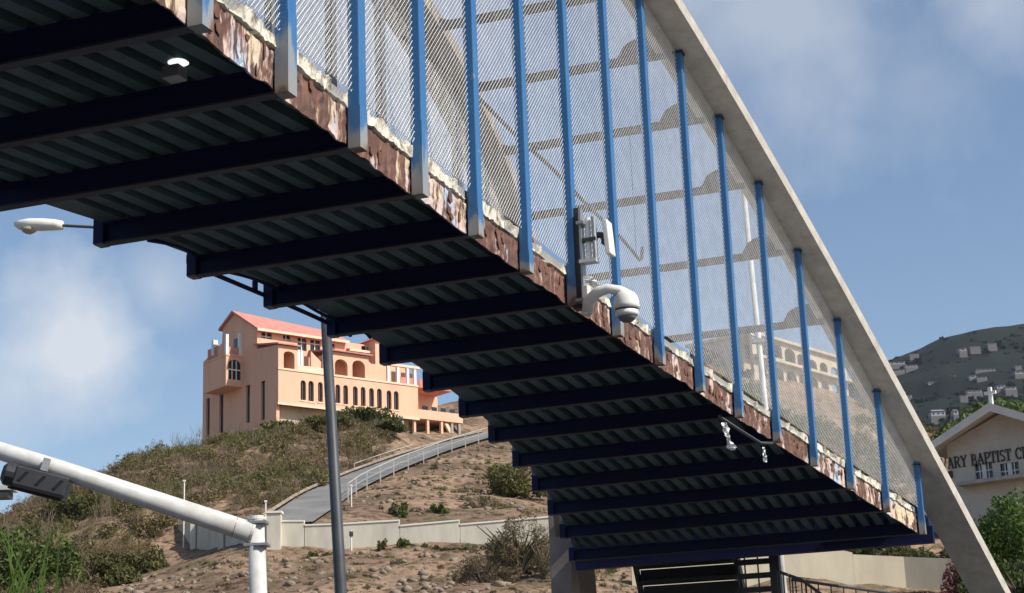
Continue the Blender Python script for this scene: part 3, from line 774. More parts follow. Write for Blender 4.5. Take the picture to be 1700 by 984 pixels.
# wrought railing going down beside the wall
rl = thing('stair_railing', (at(1290, 948, 26).x, 26, 0), 'black wrought stair railing curving down in front of the cream wall', 'railing')
Q = [at(1290, 948, 26), at(1330, 962, 26.3), at(1362, 985, 26.6), at(1400, 1030, 27)]
Q2 = [at(1315, 962, 27.2), at(1400, 974, 28), at(1480, 985, 29), at(1560, 1000, 30)]
for q_ in (Q, Q2): MB().tube(q_, .024, 6).build('handrail', 'dark_metal', rl)
for q_ in (Q, Q2):
    for a, c in zip(q_[:-1], q_[1:]):
        for k in range(4):
            p = a + (c - a) * (k / 4); MB().box((p.x, p.y, p.z / 2), (.018, .018, p.z)).build('baluster', 'dark_metal', rl)

# ------------------------------------------------------------------ equipment on the bridge
def EH(px, py, i, lat): # point on a transverse plane through hanger i
    return on_plane(px, py, E(i, 0, 0), BD)
P7 = E(7, half(7), 0); Y7 = P7.y
eq = thing('equipment_plate', at(958, 440, Y7 - .05), 'tall grey mounting plate clamped to a blue hanger above the dome camera', 'mounting plate')
a, c = at(962, 348, Y7 - .08), at(968, 515, Y7 - .08)
MB().box((at(955, 345, Y7) + at(964, 517, Y7)) / 2, (.10, .10, (a - c).length), FR).build('channel', 'dark_metal', eq)
MB().box((a + c) / 2 + BN * .015, (.02, .09, (a - c).length), FR).build('plate', 'grey_metal', eq)
for y in (372, 500): MB().box(at(966, y, Y7 - .1), (.07, .14, .025), FR).build('clamp', 'grey_metal', eq)
rd = thing('radio_unit', at(984, 430, Y7 - .1), 'grey weatherproof radio unit on the mounting plate', 'radio unit')
MB().tube([at(975, 362, Y7 - .1), at(978, 432, Y7 - .1)], .028, 10).build('tube', 'white_plastic', rd)
MB().tube([at(985, 360, Y7 - .14), at(989, 430, Y7 - .14)], .024, 10).build('tube', 'grey_metal', rd)
MB().box(at(978, 434, Y7 - .12), (.16, .1, .03), FR).build('bracket', 'white_metal', rd)
MB().box(at(978, 398, Y7 - .12), (.14, .06, .03), FR).build('clamp', 'dark_metal', rd)
MB().tube([at(990, 390, Y7 - .12), at(998, 390, Y7 - .12), at(1003, 392, Y7 - .12)], .03, 8).build('cable_gland', 'dark_metal', rd)
pn = thing('panel_antenna', at(1011, 395, Y7 - .1), 'flat white panel antenna tilted on a bracket in front of a hanger', 'antenna')
a, c = at(1007, 367, Y7 - .12), at(1014, 424, Y7 - .12); d = (a - c).normalized(); sd = BN; 
MB().box((a + c) / 2, (.05, .16, (a - c).length), (sd, sd.cross(d), d)).build('panel', 'white_plastic', pn, bevel=.01)
MB().box((a + c) / 2 - BN * .045, (.03, .08, .1), FR).build('bracket', 'dark_metal', pn)
# dome camera
pc = at(1040, 505, Y7 - .35); PXM = 1 / (FPX / Y7) * cp
dc = thing('dome_camera', pc, 'white dome security camera hanging from a curved arm on the footbridge', 'camera')
k_ = PXM
MB().lathe(pc, [(.012, 25 * k_), (9 * k_, 24 * k_), (15.5 * k_, 20 * k_), (19.5 * k_, 14 * k_), (22 * k_, 6 * k_), (22.8 * k_, -2 * k_), (22.8 * k_, -8 * k_), (19.5 * k_, -9 * k_)], 24).build('housing', 'white_plastic', dc, smooth=True)
MB().lathe(pc, [(19.5 * k_, -8.5 * k_), (19.5 * k_, -12 * k_)], 24).build('seam_ring', 'dark_metal', dc)
MB().lathe(pc, [(20 * k_, -12 * k_), (20.5 * k_, -19 * k_), (17 * k_, -22 * k_)], 24).build('collar', 'white_plastic', dc, smooth=True)
MB().lathe(pc, [(16.5 * k_, -21.5 * k_), (15 * k_, -26 * k_), (9 * k_, -31 * k_), (.01, -32.5 * k_)], 24).build('dome', 'dome_grey', dc, smooth=True)
arm = [at(974, 520, Y7 - .12), at(978, 500, Y7 - .2), at(990, 486, Y7 - .28), at(1008, 479, Y7 - .33), at(1028, 482, Y7 - .35), at(1039, 488, Y7 - .35)]
MB().tube(arm, [.05, .055, .05, .045, .045, .05], 10).build('arm', 'white_plastic', dc, smooth=True)
MB().box(at(974, 500, Y7 - .12), (.05, .12, .26), FR).build('wall_mount', 'white_plastic', dc, bevel=.01)
# rag wedged above the camera arm
def rag(name, px_pts, Y, w, label):
    t_pts = [at(x, y, Y) for x, y in px_pts]; b = MB(); vs = []; g = random.Random(len(label)); sub = []
    for k in range(len(t_pts) - 1):
        for j in range(4): f = j / 4; sub.append((t_pts[k] * (1 - f) + t_pts[k + 1] * f, w[k] * (1 - f) + w[k + 1] * f))
    sub.append((t_pts[-1], w[-1]))
    for p, ww in sub:
        tw = g.uniform(-.5, .5); a = (BN * math.cos(tw) + BD * math.sin(tw)); n_ = BD * .003
        l_, r_ = ww * g.uniform(.6, 1.15), ww * g.uniform(.6, 1.15); f = BD * g.uniform(-.015, .015)
        vs += [p - a * l_ + f - n_, p + a * r_ * .2 - f * 2 - n_, p + a * r_ + f - n_, p + a * r_ + f + n_, p + a * r_ * .2 - f * 2 + n_, p - a * l_ + f + n_]
    n = len(sub); b.add(vs, [(6 * k + j, 6 * k + (j + 1) % 6, 6 * k + 6 + (j + 1) % 6, 6 * k + 6 + j) for k in range(n - 1) for j in range(6)] + [tuple(range(6)), tuple(6 * n - 1 - j for j in range(6))])
    return tag(b.build(name, 'rag', loc=tuple(t_pts[0])), label, 'rag')
rag('torn_plastic', [(975, 456), (980, 464), (988, 474), (996, 482), (1003, 487)], Y7 - .22, [.02, .05, .06, .05, .02], 'crumpled pale plastic stuffed above the dome camera arm')
Y12 = E(11, half(11), 0).y - .25
rag('torn_plastic', [(1201, 701), (1204, 708), (1207, 720), (1210, 732), (1215, 743), (1217, 747)], Y12, [.03, .045, .03, .028, .055, .03], 'long white torn strip dangling beneath the deck edge')
rag('torn_plastic', [(1268, 742), (1269, 752), (1270, 760), (1271, 767)], E(12, half(12), 0).y - .25, [.012, .014, .03, .02], 'short white torn strip dangling farther along the deck edge')
# drooping dark cable ends at the same spot
MB_ = MB().tube([at(1192, 690, Y12 + .1), at(1225, 712, Y12 + .2), at(1262, 735, Y12 + .5), at(1282, 736, Y12 + .7)], .02, 6)
tag(MB_.build('slack_cable', 'dark_metal', loc=tuple(at(1192, 690, Y12))), 'slack black cable sagging under the deck edge', 'cable')
# lamp under the deck
YL = E(1.25, 0, 0).y + .1
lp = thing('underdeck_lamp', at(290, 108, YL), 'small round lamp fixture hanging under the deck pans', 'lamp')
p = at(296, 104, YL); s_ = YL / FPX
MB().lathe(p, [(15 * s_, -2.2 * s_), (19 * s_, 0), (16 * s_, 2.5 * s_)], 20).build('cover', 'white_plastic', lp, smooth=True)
MB().box(at(290, 122, YL), (34 * s_, .10, 24 * s_), FR).build('ballast_box', 'grey_metal', lp, bevel=.006)
MB().box(at(252, 78, YL + .1), (.20, .16, .03), FR).build('base_plate', 'pan', lp)
MB().tube([at(250, 85, YL + .1), at(275, 96, YL), at(290, 104, YL)], .012, 6).build('stem', 'grey_metal', lp)

# the lamp is on: its cover glows
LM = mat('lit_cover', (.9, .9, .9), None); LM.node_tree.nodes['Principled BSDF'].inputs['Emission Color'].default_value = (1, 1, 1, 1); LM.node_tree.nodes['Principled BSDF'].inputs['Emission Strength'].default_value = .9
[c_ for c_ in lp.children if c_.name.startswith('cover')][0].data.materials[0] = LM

# ------------------------------------------------------------------ street lamp
YP = 31
sp_ = thing('street_lamp', (at(566, 984, YP).x, YP, 0), 'dark grey street lamp post with an arm reaching left behind the bridge', 'street lamp')
top = at(533, 392, YP); bot = Vector((top.x + .02, YP, 0)); bot = at(566, 984, YP); dirv = (top - bot).normalized()
bot = bot - dirv * (bot.z / dirv.z)
MB().tube([bot, bot + dirv * 4, top], [.125, .112, .085], 12).build('post', 'post_grey', sp_, smooth=True)
MB().tube([bot, bot + BZ * .35], [.2, .18], 12).build('base', 'post_grey', sp_)
h0 = at(102, 374, YP); MB().tube([top, at(440, 384, YP), at(250, 382, YP), h0], [.045, .04, .032, .028], 8).build('arm', 'post_grey', sp_)
hd = []
pl = YP / FPX
c0, c1 = at(104, 374, YP), at(20, 370, YP); ax = (c1 - c0).normalized(); upv = Vector((0, 0, 1)); upv = (upv - ax * upv.dot(ax)).normalized(); sdv = ax.cross(upv)
b = MB(); vs = []; prof = [(0, 8, -8, 9), (12, 10, -9, 12), (35, 10.5, -11, 15), (58, 9, -13, 16), (74, 5, -12, 13), (84, 0, -6, 6)]
for d_, u_, l_, w_ in prof:
    for k in range(12):
        an = 2 * math.pi * k / 12; y_ = math.cos(an) * w_; z_ = math.sin(an); z_ = z_ * (u_ if z_ > 0 else -l_)
        vs.append(c0 + ax * d_ * pl + sdv * y_ * pl + upv * z_ * pl)
n = len(prof); b.add(vs, [(12 * k + j, 12 * k + (j + 1) % 12, 12 * k + 12 + (j + 1) % 12, 12 * k + 12 + j) for k in range(n - 1) for j in range(12)] + [tuple(range(12)), tuple(12 * n - 1 - j for j in range(12))])
hd = b.build('lamp_head', 'white_plastic', sp_, smooth=True)
MB().lathe(c0 + ax * 58 * pl - upv * 9 * pl, [(14 * pl, 0), (12 * pl, -5 * pl), (6 * pl, -8.5 * pl), (.003, -9 * pl)], 16).build('lens', 'amber', hd, smooth=True)

# ------------------------------------------------------------------ traffic signal mast
YM = 27.5; pm = YM / FPX
elbow = at(428, 882, YM); base = Vector((elbow.x, elbow.y, 0))
ms = thing('signal_mast', base, 'white tubular traffic signal mast with a long arm rising to the left', 'signal mast')
pole_top = at(425, 862, YM); pb_ = at(429, 984, YM); dv = (pole_top - pb_).normalized(); foot = pb_ - dv * (pb_.z / dv.z)
MB().tube([foot, pole_top], [.175, .13], 20).build('pole', 'white_metal', ms, smooth=True)
MB().tube([pole_top - dv * .01, pole_top + dv * .05], [.14, .133], 20).build('cap', 'white_metal', ms)
MB().tube([foot, foot + BZ * .3], [.27, .24], 16).build('base', 'white_metal', ms)
a1 = at(-260, 668, YM - 1.6); a0 = at(418, 884, YM - .05)
am = MB().tube([a0, a0 + (a1 - a0) * .5 + BZ * .03, a1], [.166, .147, .12], 20).build('arm', 'white_metal', ms, smooth=True)
d = (a1 - a0).normalized()
MB().tube([a0 + d * .28, a0 + d * .292], [.169, .169], 20).build('joint_band', 'grey_metal', am)
MB().tube([a0 - d * .02, a0 + d * .02], [.172, .172], 20).build('end_plate', 'white_metal', am)
MB().box(at(427, 905, YM), (.38, .34, .04)).build('clamp', 'grey_metal', ms)
MB().box(at(426, 868, YM), (.35, .34, .04)).build('clamp', 'grey_metal', ms)
# signal head, lying along the arm
sg = thing('traffic_signal', at(62, 800, YM - 1.1), 'black traffic signal head hung under the white mast arm, seen from below', 'traffic signal')
A_ = at(24, 789, YM - 1.2); B_ = at(110, 811, YM - 1.0); ax = (B_ - A_).normalized(); dn = Vector((0, 0, -1)); dn = (dn - ax * dn.dot(ax)).normalized(); fw = ax.cross(dn)
ln = (B_ - A_).length
MB().box((A_ + B_) / 2, (ln, .24, .30), (ax, fw, dn)).build('housing', 'signal_black', sg, bevel=.02)
bp_ = MB().box((A_ + B_) / 2 + fw * .17 * (1 if fw.y > 0 else -1), (ln + .12, .03, .38), (ax, fw, dn)).build('backplate', 'signal_black', sg, bevel=.03)
fs_ = -1 if fw.y > 0 else 1
for k in range(3):
    c = A_ + (B_ - A_) * ((k + .5) / 3)
    v_ = MB().lathe(c + fw * (-fs_) * .18, [(.137, 0), (.137, .22), (.129, .22), (.129, .014)], 18, tuple(-fw * fs_)).build('visor', 'signal_black', sg)
    MB().lathe(c + fw * (-fs_) * .184, [(.126, 0), (.1, .03), (.01, .04)], 18, tuple(-fw * fs_)).build('lens', 'lens_dark', v_)
    MB().prism([c + fw * fs_ * .121 + ax * x + dn * y for x, y in ((-.07, .075), (-.02, .085), (.07, -.085), (.02, -.085))], fw * fs_ * .012).build('rib', 'lens_dark', sg)
MB().lathe(A_ - ax * .0 , [(.18, -.0), (.18, -.13), (.11, -.19)], 14, tuple(ax)).build('end_cap', 'signal_black', sg)
MB().box((A_ + B_) / 2 - dn * .27, (.11, .14, .2), (ax, fw, dn)).build('hanger_bracket', 'grey_metal', sg)
# small white sign seen edge-on at the frame's left edge
YS = 30; sn = thing('edge_sign', at(0, 820, YS), 'white flat-topped lamp box at the left edge below the signal', 'lamp box')
q = YS / FPX
MB().box(at(-32, 813, YS), (118 * q, .35, 9 * q)).build('top', 'white_metal', sn, bevel=.01)
MB().box(at(-38, 824, YS), (112 * q, .30, 11 * q)).build('underside', 'dark_metal', sn)
p = at(-90, 835, YS); MB().tube([(p.x, YS, 0), (p.x, YS, p.z)], .06, 10).build('post', 'post_grey', sn)
# white pole behind the walkway
YW = 40; wt, wb = at(1235, 320, YW), at(1272, 690, YW); dv = (wt - wb).normalized(); wf = wb - dv * (wb.z / dv.z)
wp = thing('white_pole', wf, 'slim white pole standing behind the mesh of the footbridge', 'pole')
MB().tube([wf, wt], [.10, .058], 12).build('shaft', 'white_metal', wp, smooth=True)
MB().tube([wt, wt + dv * .06], [.07, .05], 12).build('cap', 'white_metal', wp)
MB().box(at(1258, 566, YW), (.26, .2, .10)).build('clamp', 'grey_metal', wp)
MB().tube([at(1258, 562, YW), at(1236, 548, YW)], .03, 6).build('bracket_arm', 'grey_metal', wp)

# ------------------------------------------------------------------ building helpers
class Frame:
    """local building frame: u along the front, v into the building, z up"""
    def __init__(s, O, az):
        s.O = Vector(O); a = R(az); s.u = Vector((math.sin(a), math.cos(a), 0)); s.v = Vector((-s.u.y, s.u.x, 0)); s.fr = (s.u, s.v, BZ)
    def P(s, u, v, z): return s.O + s.u * u + s.v * v + BZ * z
    def front(s, px, py, v=0):
        p = on_plane(px, py, s.O + s.v * v, s.v) - s.O; return p.dot(s.u), p.z
    def side(s, px, py, u=0):
        p = on_plane(px, py, s.O + s.u * u, s.u) - s.O; return p.dot(s.v), p.z
    def box(s, b, u0, u1, v0, v1, z0, z1): return b.box(s.P((u0 + u1) / 2, (v0 + v1) / 2, (z0 + z1) / 2), (abs(u1 - u0), abs(v1 - v0), abs(z1 - z0)), s.fr)
def wall_open(fr, b, a0, a1, z0, z1, ops, depth, t=.3, along='u'):
    """wall a0..a1 x z0..z1 with openings (s0, s1, zlo, zhi, arched) cut through its thickness t"""
    def P_(a, z, d): return fr.P(a, depth + d, z) if along == 'u' else fr.P(depth + d, a, z)
    def bx(p, q, zl, zh):
        if q - p < .005 or zh - zl < .005: return
        b.hexa([P_(p, zl, 0), P_(q, zl, 0), P_(q, zl, t), P_(p, zl, t), P_(p, zh, 0), P_(q, zh, 0), P_(q, zh, t), P_(p, zh, t)])
    cur = a0
    for s0, s1, zl, zh, ar in sorted(ops):
        bx(cur, s0, z0, z1); bx(s0, s1, z0, zl)
        if ar:
            r = (s1 - s0) / 2; rise = min(r, (zh - zl) * .45) * ar; c = (s0 + s1) / 2; k = 8
            for j in range(k):
                an0, an1 = math.pi * (1 - j / k), math.pi * (1 - (j + 1) / k)
                x0, x1 = c + r * math.cos(an0), c + r * math.cos(an1); y0, y1 = zh - rise + rise * math.sin(an0), zh - rise + rise * math.sin(an1)
                b.hexa([P_(x0, y0, 0), P_(x1, y1, 0), P_(x1, y1, t), P_(x0, y0, t), P_(x0, z1, 0), P_(x1, z1, 0), P_(x1, z1, t), P_(x0, z1, t)])
        else: bx(s0, s1, zh, z1)
        cur = s1
    bx(cur, a1, z0, z1)
    return b

# ------------------------------------------------------------------ peach building on the hill
O = at(462, 668, 160); F = Frame(O, 51)
pk = thing('peach_building', (O.x, O.y, O.z - 4), 'peach terraced building with red roofs and arched windows on the hilltop', 'building')
z_f = F.front(462, 611)[1]; z_l = F.front(462, 571)[1]
u_end = F.front(694, 660)[0]
v_up = F.side(427, 555)[0]; v_b = F.side(337, 640)[0]; v_r = F.side(370, 545)[0]; z_eL = F.side(370, 545)[1]; v_ap, z_ap = F.side(389, 521); z_eR = F.side(427, 545)[1]
z_ter = F.side(337, 601)[1]; z_dn = -7.5
def op(x0, x1, y0, y1, ar=0, v=0):
    xm = (x0 + x1) / 2; a = F.front(x0, (y0 + y1) / 2, v)[0]; c = F.front(x1, (y0 + y1) / 2, v)[0]
    return (a, c, F.front(xm, y1, v)[1], F.front(xm, y0, v)[1], ar)
# lower storey front with paired arched slits
slits = [op(499, 508, 631, 664, 1), op(512, 521, 632, 666, 1), op(528, 536, 634, 667, 1), op(545, 553, 636, 668, 1), op(557, 565, 638, 669, 1), op(570, 578, 639, 671, 1), op(586, 594, 641, 673, 1), op(599, 607, 642, 674, 1), op(613, 621, 644, 675, 1), op(626, 634, 645, 677, 1), op(642, 650, 648, 679, 1), op(654, 662, 649, 680, 1)]
slits.sort(); fixed = []
for q in slits:
    if not fixed or q[0] > fixed[-1][1] + .12: fixed.append(q)
b = wall_open(F, MB(), 0, u_end, 0, z_f, fixed, 0, .35); w1 = b.build('front_wall', 'peach', pk)
for q in fixed:
    b = MB(); F.box(b, q[0] - .02, q[1] + .02, .24, .30, q[2] - .02, q[3] + .02); g = b.build('slit_window', 'glass', pk)
    b = MB(); F.box(b, q[0] - .08, q[1] + .08, -.06, .02, q[2] - .14, q[2] - .01); b.build('sill', 'peach_trim', g)
    b = MB(); F.box(b, (q[0] + q[1]) / 2 - .03, (q[0] + q[1]) / 2 + .03, .18, .24, q[2], q[3]); b.build('mullion', 'brown_wood', g)
b = MB(); F.box(b, .36, u_end, .36, v_b - .4, .05, z_f - .02); b.build('lower_mass', 'peach', pk)
b = MB(); F.box(b, -.12, u_end + .05, -.14, .0, -.18, .02); F.box(b, -.05, u_end + .03, -.08, -.003, z_f - .1, z_f + .08); b.build('string_course', 'peach_trim', pk)
# end wall (in shade) with tall slits
def sop(x0, x1, y0, y1):
    a = F.side(x1, (y0 + y1) / 2)[0]; c = F.side(x0, (y0 + y1) / 2)[0]; return (a, c, F.side((x0 + x1) / 2, y1)[1], F.side((x0 + x1) / 2, y0)[1], 0)
es = sorted([sop(342, 348, 661, 742), sop(364, 371, 653, 735), sop(408, 415, 639, 702), sop(433, 440, 632, 697)])
ztop_es = z_f + .2
es = [(a, c, max(zl, z_dn + .1), min(zh, ztop_es - .2), 0) for a, c, zl, zh, _ in es]
b = wall_open(F, MB(), .36, v_b, z_dn, ztop_es, es, 0, .35, 'v'); b.build('end_wall', 'peach', pk)
b = MB(); F.box(b, .0, .3, 0.36, .7, -.2, ztop_es)
for q in es:
    b = MB(); F.box(b, .2, .26, q[0] - .02, q[1] + .02, q[2], q[3]); b.build('slit_window', 'glass', pk)
    
# upper end gable, stepped
poly = [(.36, ztop_es + .004), (.36, z_l), (v_up, z_l + .35), (v_up, z_eR), (v_ap, z_ap), (v_r, z_eL), (v_r + .15, F.side(372, 568)[1]), (v_b, z_ter), (v_b, ztop_es + .004)]
b = MB().prism([F.P(0, v, z) for v, z in poly], F.u * .35); b.build('gable_wall', 'peach', pk)
# loggia storey: two pavilions with arches, balcony between
ua = F.front(494, 590)[0]; ub0 = F.front(552, 595)[0]; ub1 = F.front(612, 600)[0]; zA = F.front(478, 574)[1]; zB = F.front(580, 587)[1]
b = wall_open(F, MB(), .0, ua, z_f + .085, zA, [op(471, 489, 583, 616, .6)], 0, .35); b.build('pavilion_wall', 'peach', pk)
b = wall_open(F, MB(), ub0, ub1, z_f + .085, zB, [op(556, 577, 596, 628, .8), op(585, 606, 598, 631, .8)], 0, .35); b.build('pavilion_wall', 'peach', pk)
for u0, u1, zt in ((.0, ua, zA), (ub0, ub1, zB)):
    b = MB(); F.box(b, u1 - .35, u1, .36, v_up, z_f + .1, zt)
    if u0 > 1: F.box(b, u0, u0 + .35, .36, v_up, z_f + .1, zt)
    b.build('pavilion_side', 'peach', pk)
    b = MB(); b.prism([F.P(u0 - .25, -.35, zt + .01), F.P(u0 - .25, -.35, zt + .14), F.P(u0 - .25, v_up + .3, zt + .95), F.P(u0 - .25, v_up + .3, zt + .8)], F.u * (u1 - u0 + .5)); b.build('pavilion_roof', 'roof_red', pk)
# back wall of loggia and balcony, with openings, white columns and parapets
b = MB(); F.box(b, .36, u_end - .4, v_up * .55, v_up * .55 + .2, z_f + .09, z_l - .3); b.build('loggia_back_wall', 'peach', pk)
for x0, x1, y0, y1 in ((505, 512, 596, 617), (521, 528, 600, 619), (538, 546, 602, 622), (590, 600, 603, 628)):
    q = op(x0, x1, y0, y1, 0, v_up * .55); b = MB(); F.box(b, q[0], q[1], v_up * .55 - .06, v_up * .55 + .02, z_f + .1, z_f + 2.1); b.build('loggia_door', 'brown_wood', pk)
for x in (497, 502, 540): 
    u0 = F.front(x, 600)[0]; b = MB(); F.box(b, u0 - .12, u0 + .12, .1, .34, z_f + .09, zA - .2); b.build('column', 'white_paint', pk)
b = MB(); F.box(b, ua + .01, ub0 - .01, .0, .16, z_f + .085, z_f + .55); b.build('balcony_parapet', 'peach_trim', pk)
u_st = F.front(520, 602)[0]
b = MB(); b.prism([F.P(u_st, .4, z_f + .1), F.P(u_st, .4, z_f + 2.2), F.P(u_st + 1.6, .4, z_f + .9), F.P(u_st + 1.6, .4, z_f + .1)], F.v * .25); b.build('stair_wall', 'peach', pk)
# stair and lower terrace right of pavilion B
u_c = F.front(640, 615)[0]
b = MB(); b.prism([F.P(ub1 + .02, .3, z_f + .09), F.P(ub1 + .02, .3, zB - .3), F.P(u_c, .3, z_f + .7), F.P(u_c, .3, z_f + .09)], F.v * .25); b.build('stair_wall', 'peach', pk)
b = MB(); F.box(b, ub1 + .4, u_end + .2, v_up * .5, v_up * .5 + .25, z_f + .09, z_f + 2.2); b.build('terrace_back_wall', 'peach', pk)
for x in (646, 662, 678, 690):
    u0 = F.front(x, 630)[0]; b = MB(); F.box(b, u0 - .14, u0 + .14, .05, .33, z_f + .09, z_f + 1.75); b.build('terrace_column', 'white_paint', pk)
b = MB(); F.box(b, u_c - .2, u_end + .3, -.02, .36, z_f + 1.75, z_f + 2.0); b.build('terrace_lintel', 'peach_trim', pk)
for x0, x1 in ((650, 659), (666, 676), (680, 688)):
    q0 = F.front(x0, 630, v_up * .5)[0]; q1 = F.front(x1, 630, v_up * .5)[0]
    b = MB(); F.box(b, q0, q1, v_up * .5 - .06, v_up * .5, z_f + .1, z_f + 1.7); b.build('terrace_door', 'brown_wood', pk)
    b = MB(); F.box(b, q0 - .3, q1 + .2, .12, .18, z_f + .09, z_f + .75); b.build('red_panel', 'roof_red', pk)
# upper storey set back, with windows, white posts and the long red roof
zU0 = z_f + 2.4; u_up = F.front(643, 580, v_up)[0]
zU1 = z_eR - .1
ups = [op(434, 452, 548, 562, 0, v_up), op(470, 482, 553, 565, 0, v_up), op(494, 509, 561, 582, 0, v_up), op(515, 532, 564, 585, 0, v_up), op(548, 556, 570, 582, 0, v_up), op(600, 618, 574, 584, 0, v_up)]
ups = [(a, c, max(zl, zU0 + .05), min(zh, zU1 - .15), 0) for a, c, zl, zh, _ in sorted(ups)]
b = wall_open(F, MB(), .36, u_up, zU0, zU1, ups, v_up, .3); b.build('upper_wall', 'peach', pk)
for q in ups:
    b = MB(); F.box(b, q[0], q[1], v_up + .2, v_up + .26, q[2], q[3]); g = b.build('upper_window', 'glass', pk)
    b = MB(); F.box(b, (q[0] + q[1]) / 2 - .04, (q[0] + q[1]) / 2 + .04, v_up + .12, v_up + .2, q[2], q[3]); F.box(b, q[0], q[1], v_up + .13, v_up + .19, q[3] - .45, q[3] - .38); b.build('frame', 'white_paint', g)
b = MB(); F.box(b, .36, u_up, v_up + .31, v_r - .02, zU0, zU1); b.build('upper_mass', 'peach', pk)
ru = F.front(575, 570, v_up)[0]
for u0, u1, dz, drop in ((-.3, ru, 0, .55), (ru + .01, u_up + .4, -.75, .3)):
    e0 = z_eR - .14 + dz; ap = z_ap + .1 + dz
    if dz: ap = e0 + .9
    def prof(u, q):     # q: how far the ridge has come down at this end
        rv = v_ap + (v_up + .6 - v_ap) * q; rz = ap + (e0 + .25 - ap) * q
        return [F.P(u, v_up - .55, e0 - .18), F.P(u, rv, rz - .02), F.P(u, v_r + .4, z_eL - .2 + dz - q), F.P(u, v_r + .4, z_eL + dz - q), F.P(u, rv, rz + .22), F.P(u, v_up - .55, e0 + .04)]
    A6, B6 = prof(u0, 0 if not dz else .3), prof(u1, drop)
    b = MB().add(A6 + B6, [(0, 1, 2, 3, 4, 5), (11, 10, 9, 8, 7, 6)] + [(j, (j + 1) % 6, 6 + (j + 1) % 6, 6 + j) for j in range(6)]); r_ = b.build('roof', 'roof_red', pk)
    b = MB(); F.box(b, u0, u1, v_up - .6, v_up - .555, e0 - .2, e0 + .05); b.build('fascia_board', 'peach_trim', r_)
# small hipped turret at the right end
ut = F.front(632, 570, v_up)[0]; zt = F.front(632, 566, v_up)[1]
b = MB(); F.box(b, ut - 1.5, ut + 1.0, v_up - 1.2, v_up + 1.5, zU0 - .5, zt - .3); tw = b.build('turret', 'peach', pk)
b = MB(); c = [F.P(ut - 1.9, v_up - 1.6, zt - .3), F.P(ut + 1.4, v_up - 1.6, zt - .3), F.P(ut + 1.4, v_up + 1.9, zt - .3), F.P(ut - 1.9, v_up + 1.9, zt - .3)]; b.add(c + [F.P(ut - .2, v_up + .1, zt + .75)], [(0, 1, 4), (1, 2, 4), (2, 3, 4), (3, 0, 4), (3, 2, 1, 0)]); b.build('turret_roof', 'roof_red', tw)
b = MB(); F.box(b, ut - .8, ut + .3, v_up - 1.26, v_up - 1.2, zU0 + .1, zt - .7); b.build('turret_window', 'glass', tw)
# bay window on the end wall
vb0, zb0_ = F.side(402, 637); vb1 = F.side(366, 640)[0]; zbt = F.side(390, 556)[1]
ob = F.side(400, 594)[1]
bw = MB(); U0 = -1.9
def bay_front(x, y):
    p = on_plane(x, y, F.P(0, vb0, 0), F.v) - F.O; return p.dot(F.u), p.z
wl = bay_front(379, 615)[0]; wr = bay_front(400, 615)[0]; wt_ = bay_front(390, 597)[1]; wb_ = bay_front(390, 630)[1]; bl = bay_front(375, 615)[0]
U0 = bl; zb_lo = bay_front(390, 638)[1]; zb_mid = bay_front(390, 592)[1]; zb_hi = bay_front(390, 556)[1]
wall_open(F, bw, U0, 0, zb_lo, zb_mid, [(wl, min(wr, -.12), wb_, wt_, .7)], vb0, .25); bwo = bw.build('bay_window', 'peach', pk)
b = MB(); F.box(b, U0, U0 + .25, vb0 + .25, vb1, zb_lo, zb_mid); F.box(b, U0, 0, vb0, vb1, zb_lo - .2, zb_lo - .003); F.box(b, U0 - .05, 0, vb0 - .05, vb1, zb_mid + .003, zb_mid + .2); b.build('bay_side', 'peach', bwo)
b = MB(); F.box(b, wl, -.12, vb0 + .16, vb0 + .2, wb_, wt_); b.build('bay_glass', 'glass', bwo)
b = MB(); F.box(b, wl, -.12, vb0 + .08, vb0 + .15, (wb_ + wt_) / 2 - .06, (wb_ + wt_) / 2 + .06); 
for q in (.33, .66): F.box(b, wl + (-.12 - wl) * q - .04, wl + (-.12 - wl) * q + .04, vb0 + .07, vb0 + .155, wb_, wt_)
b.build('glazing_bar', 'white_paint', bwo)
b = MB(); F.box(b, U0, U0 + .3, vb0, vb0 + .3, zb_mid + .2, zb_hi); F.box(b, -.35, 0, vb0, vb0 + .3, zb_mid + .2, zb_hi + .3); b.build('balcony_post', 'white_paint', bwo)
b = MB(); F.box(b, U0 + .3, -.35, vb0 + .1, vb0 + .18, zb_mid + .2, zb_mid + .95); b.build('balcony_panel', 'roof_red', bwo)
b = MB(); F.box(b, -.06, -.003, vb0 + .3, vb0 + 1.6, zb_mid + .2, zb_hi); b.build('balcony_door', 'glass', bwo)
vw0 = F.side(363, 600)[0]; vw1 = F.side(347, 600)[0]; zw0 = F.side(355, 634)[1]; zw1 = F.side(355, 600)[1]
b = MB(); b.prism([F.P(-.02, vw0, zw0), F.P(-.02, vw1, zw0), F.P(-.02, vw1, zw1 - .6)] + [F.P(-.02, (vw0 + vw1) / 2 + (vw1 - vw0) / 2 * math.cos(R(a)), zw1 - .6 + .6 * math.sin(R(a))) for a in range(20, 180, 20)] + [F.P(-.02, vw0, zw1 - .6)], F.u * -.05); b.build('arched_end_window', 'glass', pk)
# rear terrace parapet with red panel
b = MB(); v0, z0 = F.side(362, 582); v1, z1 = F.side(345, 590); F.box(b, -.02, .4, v0, v1, z0 - .6, z0 + .5); b.build('rear_parapet', 'roof_red', pk)
b = MB(); v0, z0 = F.side(356, 580); F.box(b, -.12, .4, v0, v0 + .4, z0 - .6, z0 + 1.0); b.build('rear_post', 'white_paint', pk)
# base and undercroft
b = MB(); F.box(b, .8, u_end - .5, 1.0, v_b - .5, z_dn, -.02); b.build('plinth', 'villa', pk)
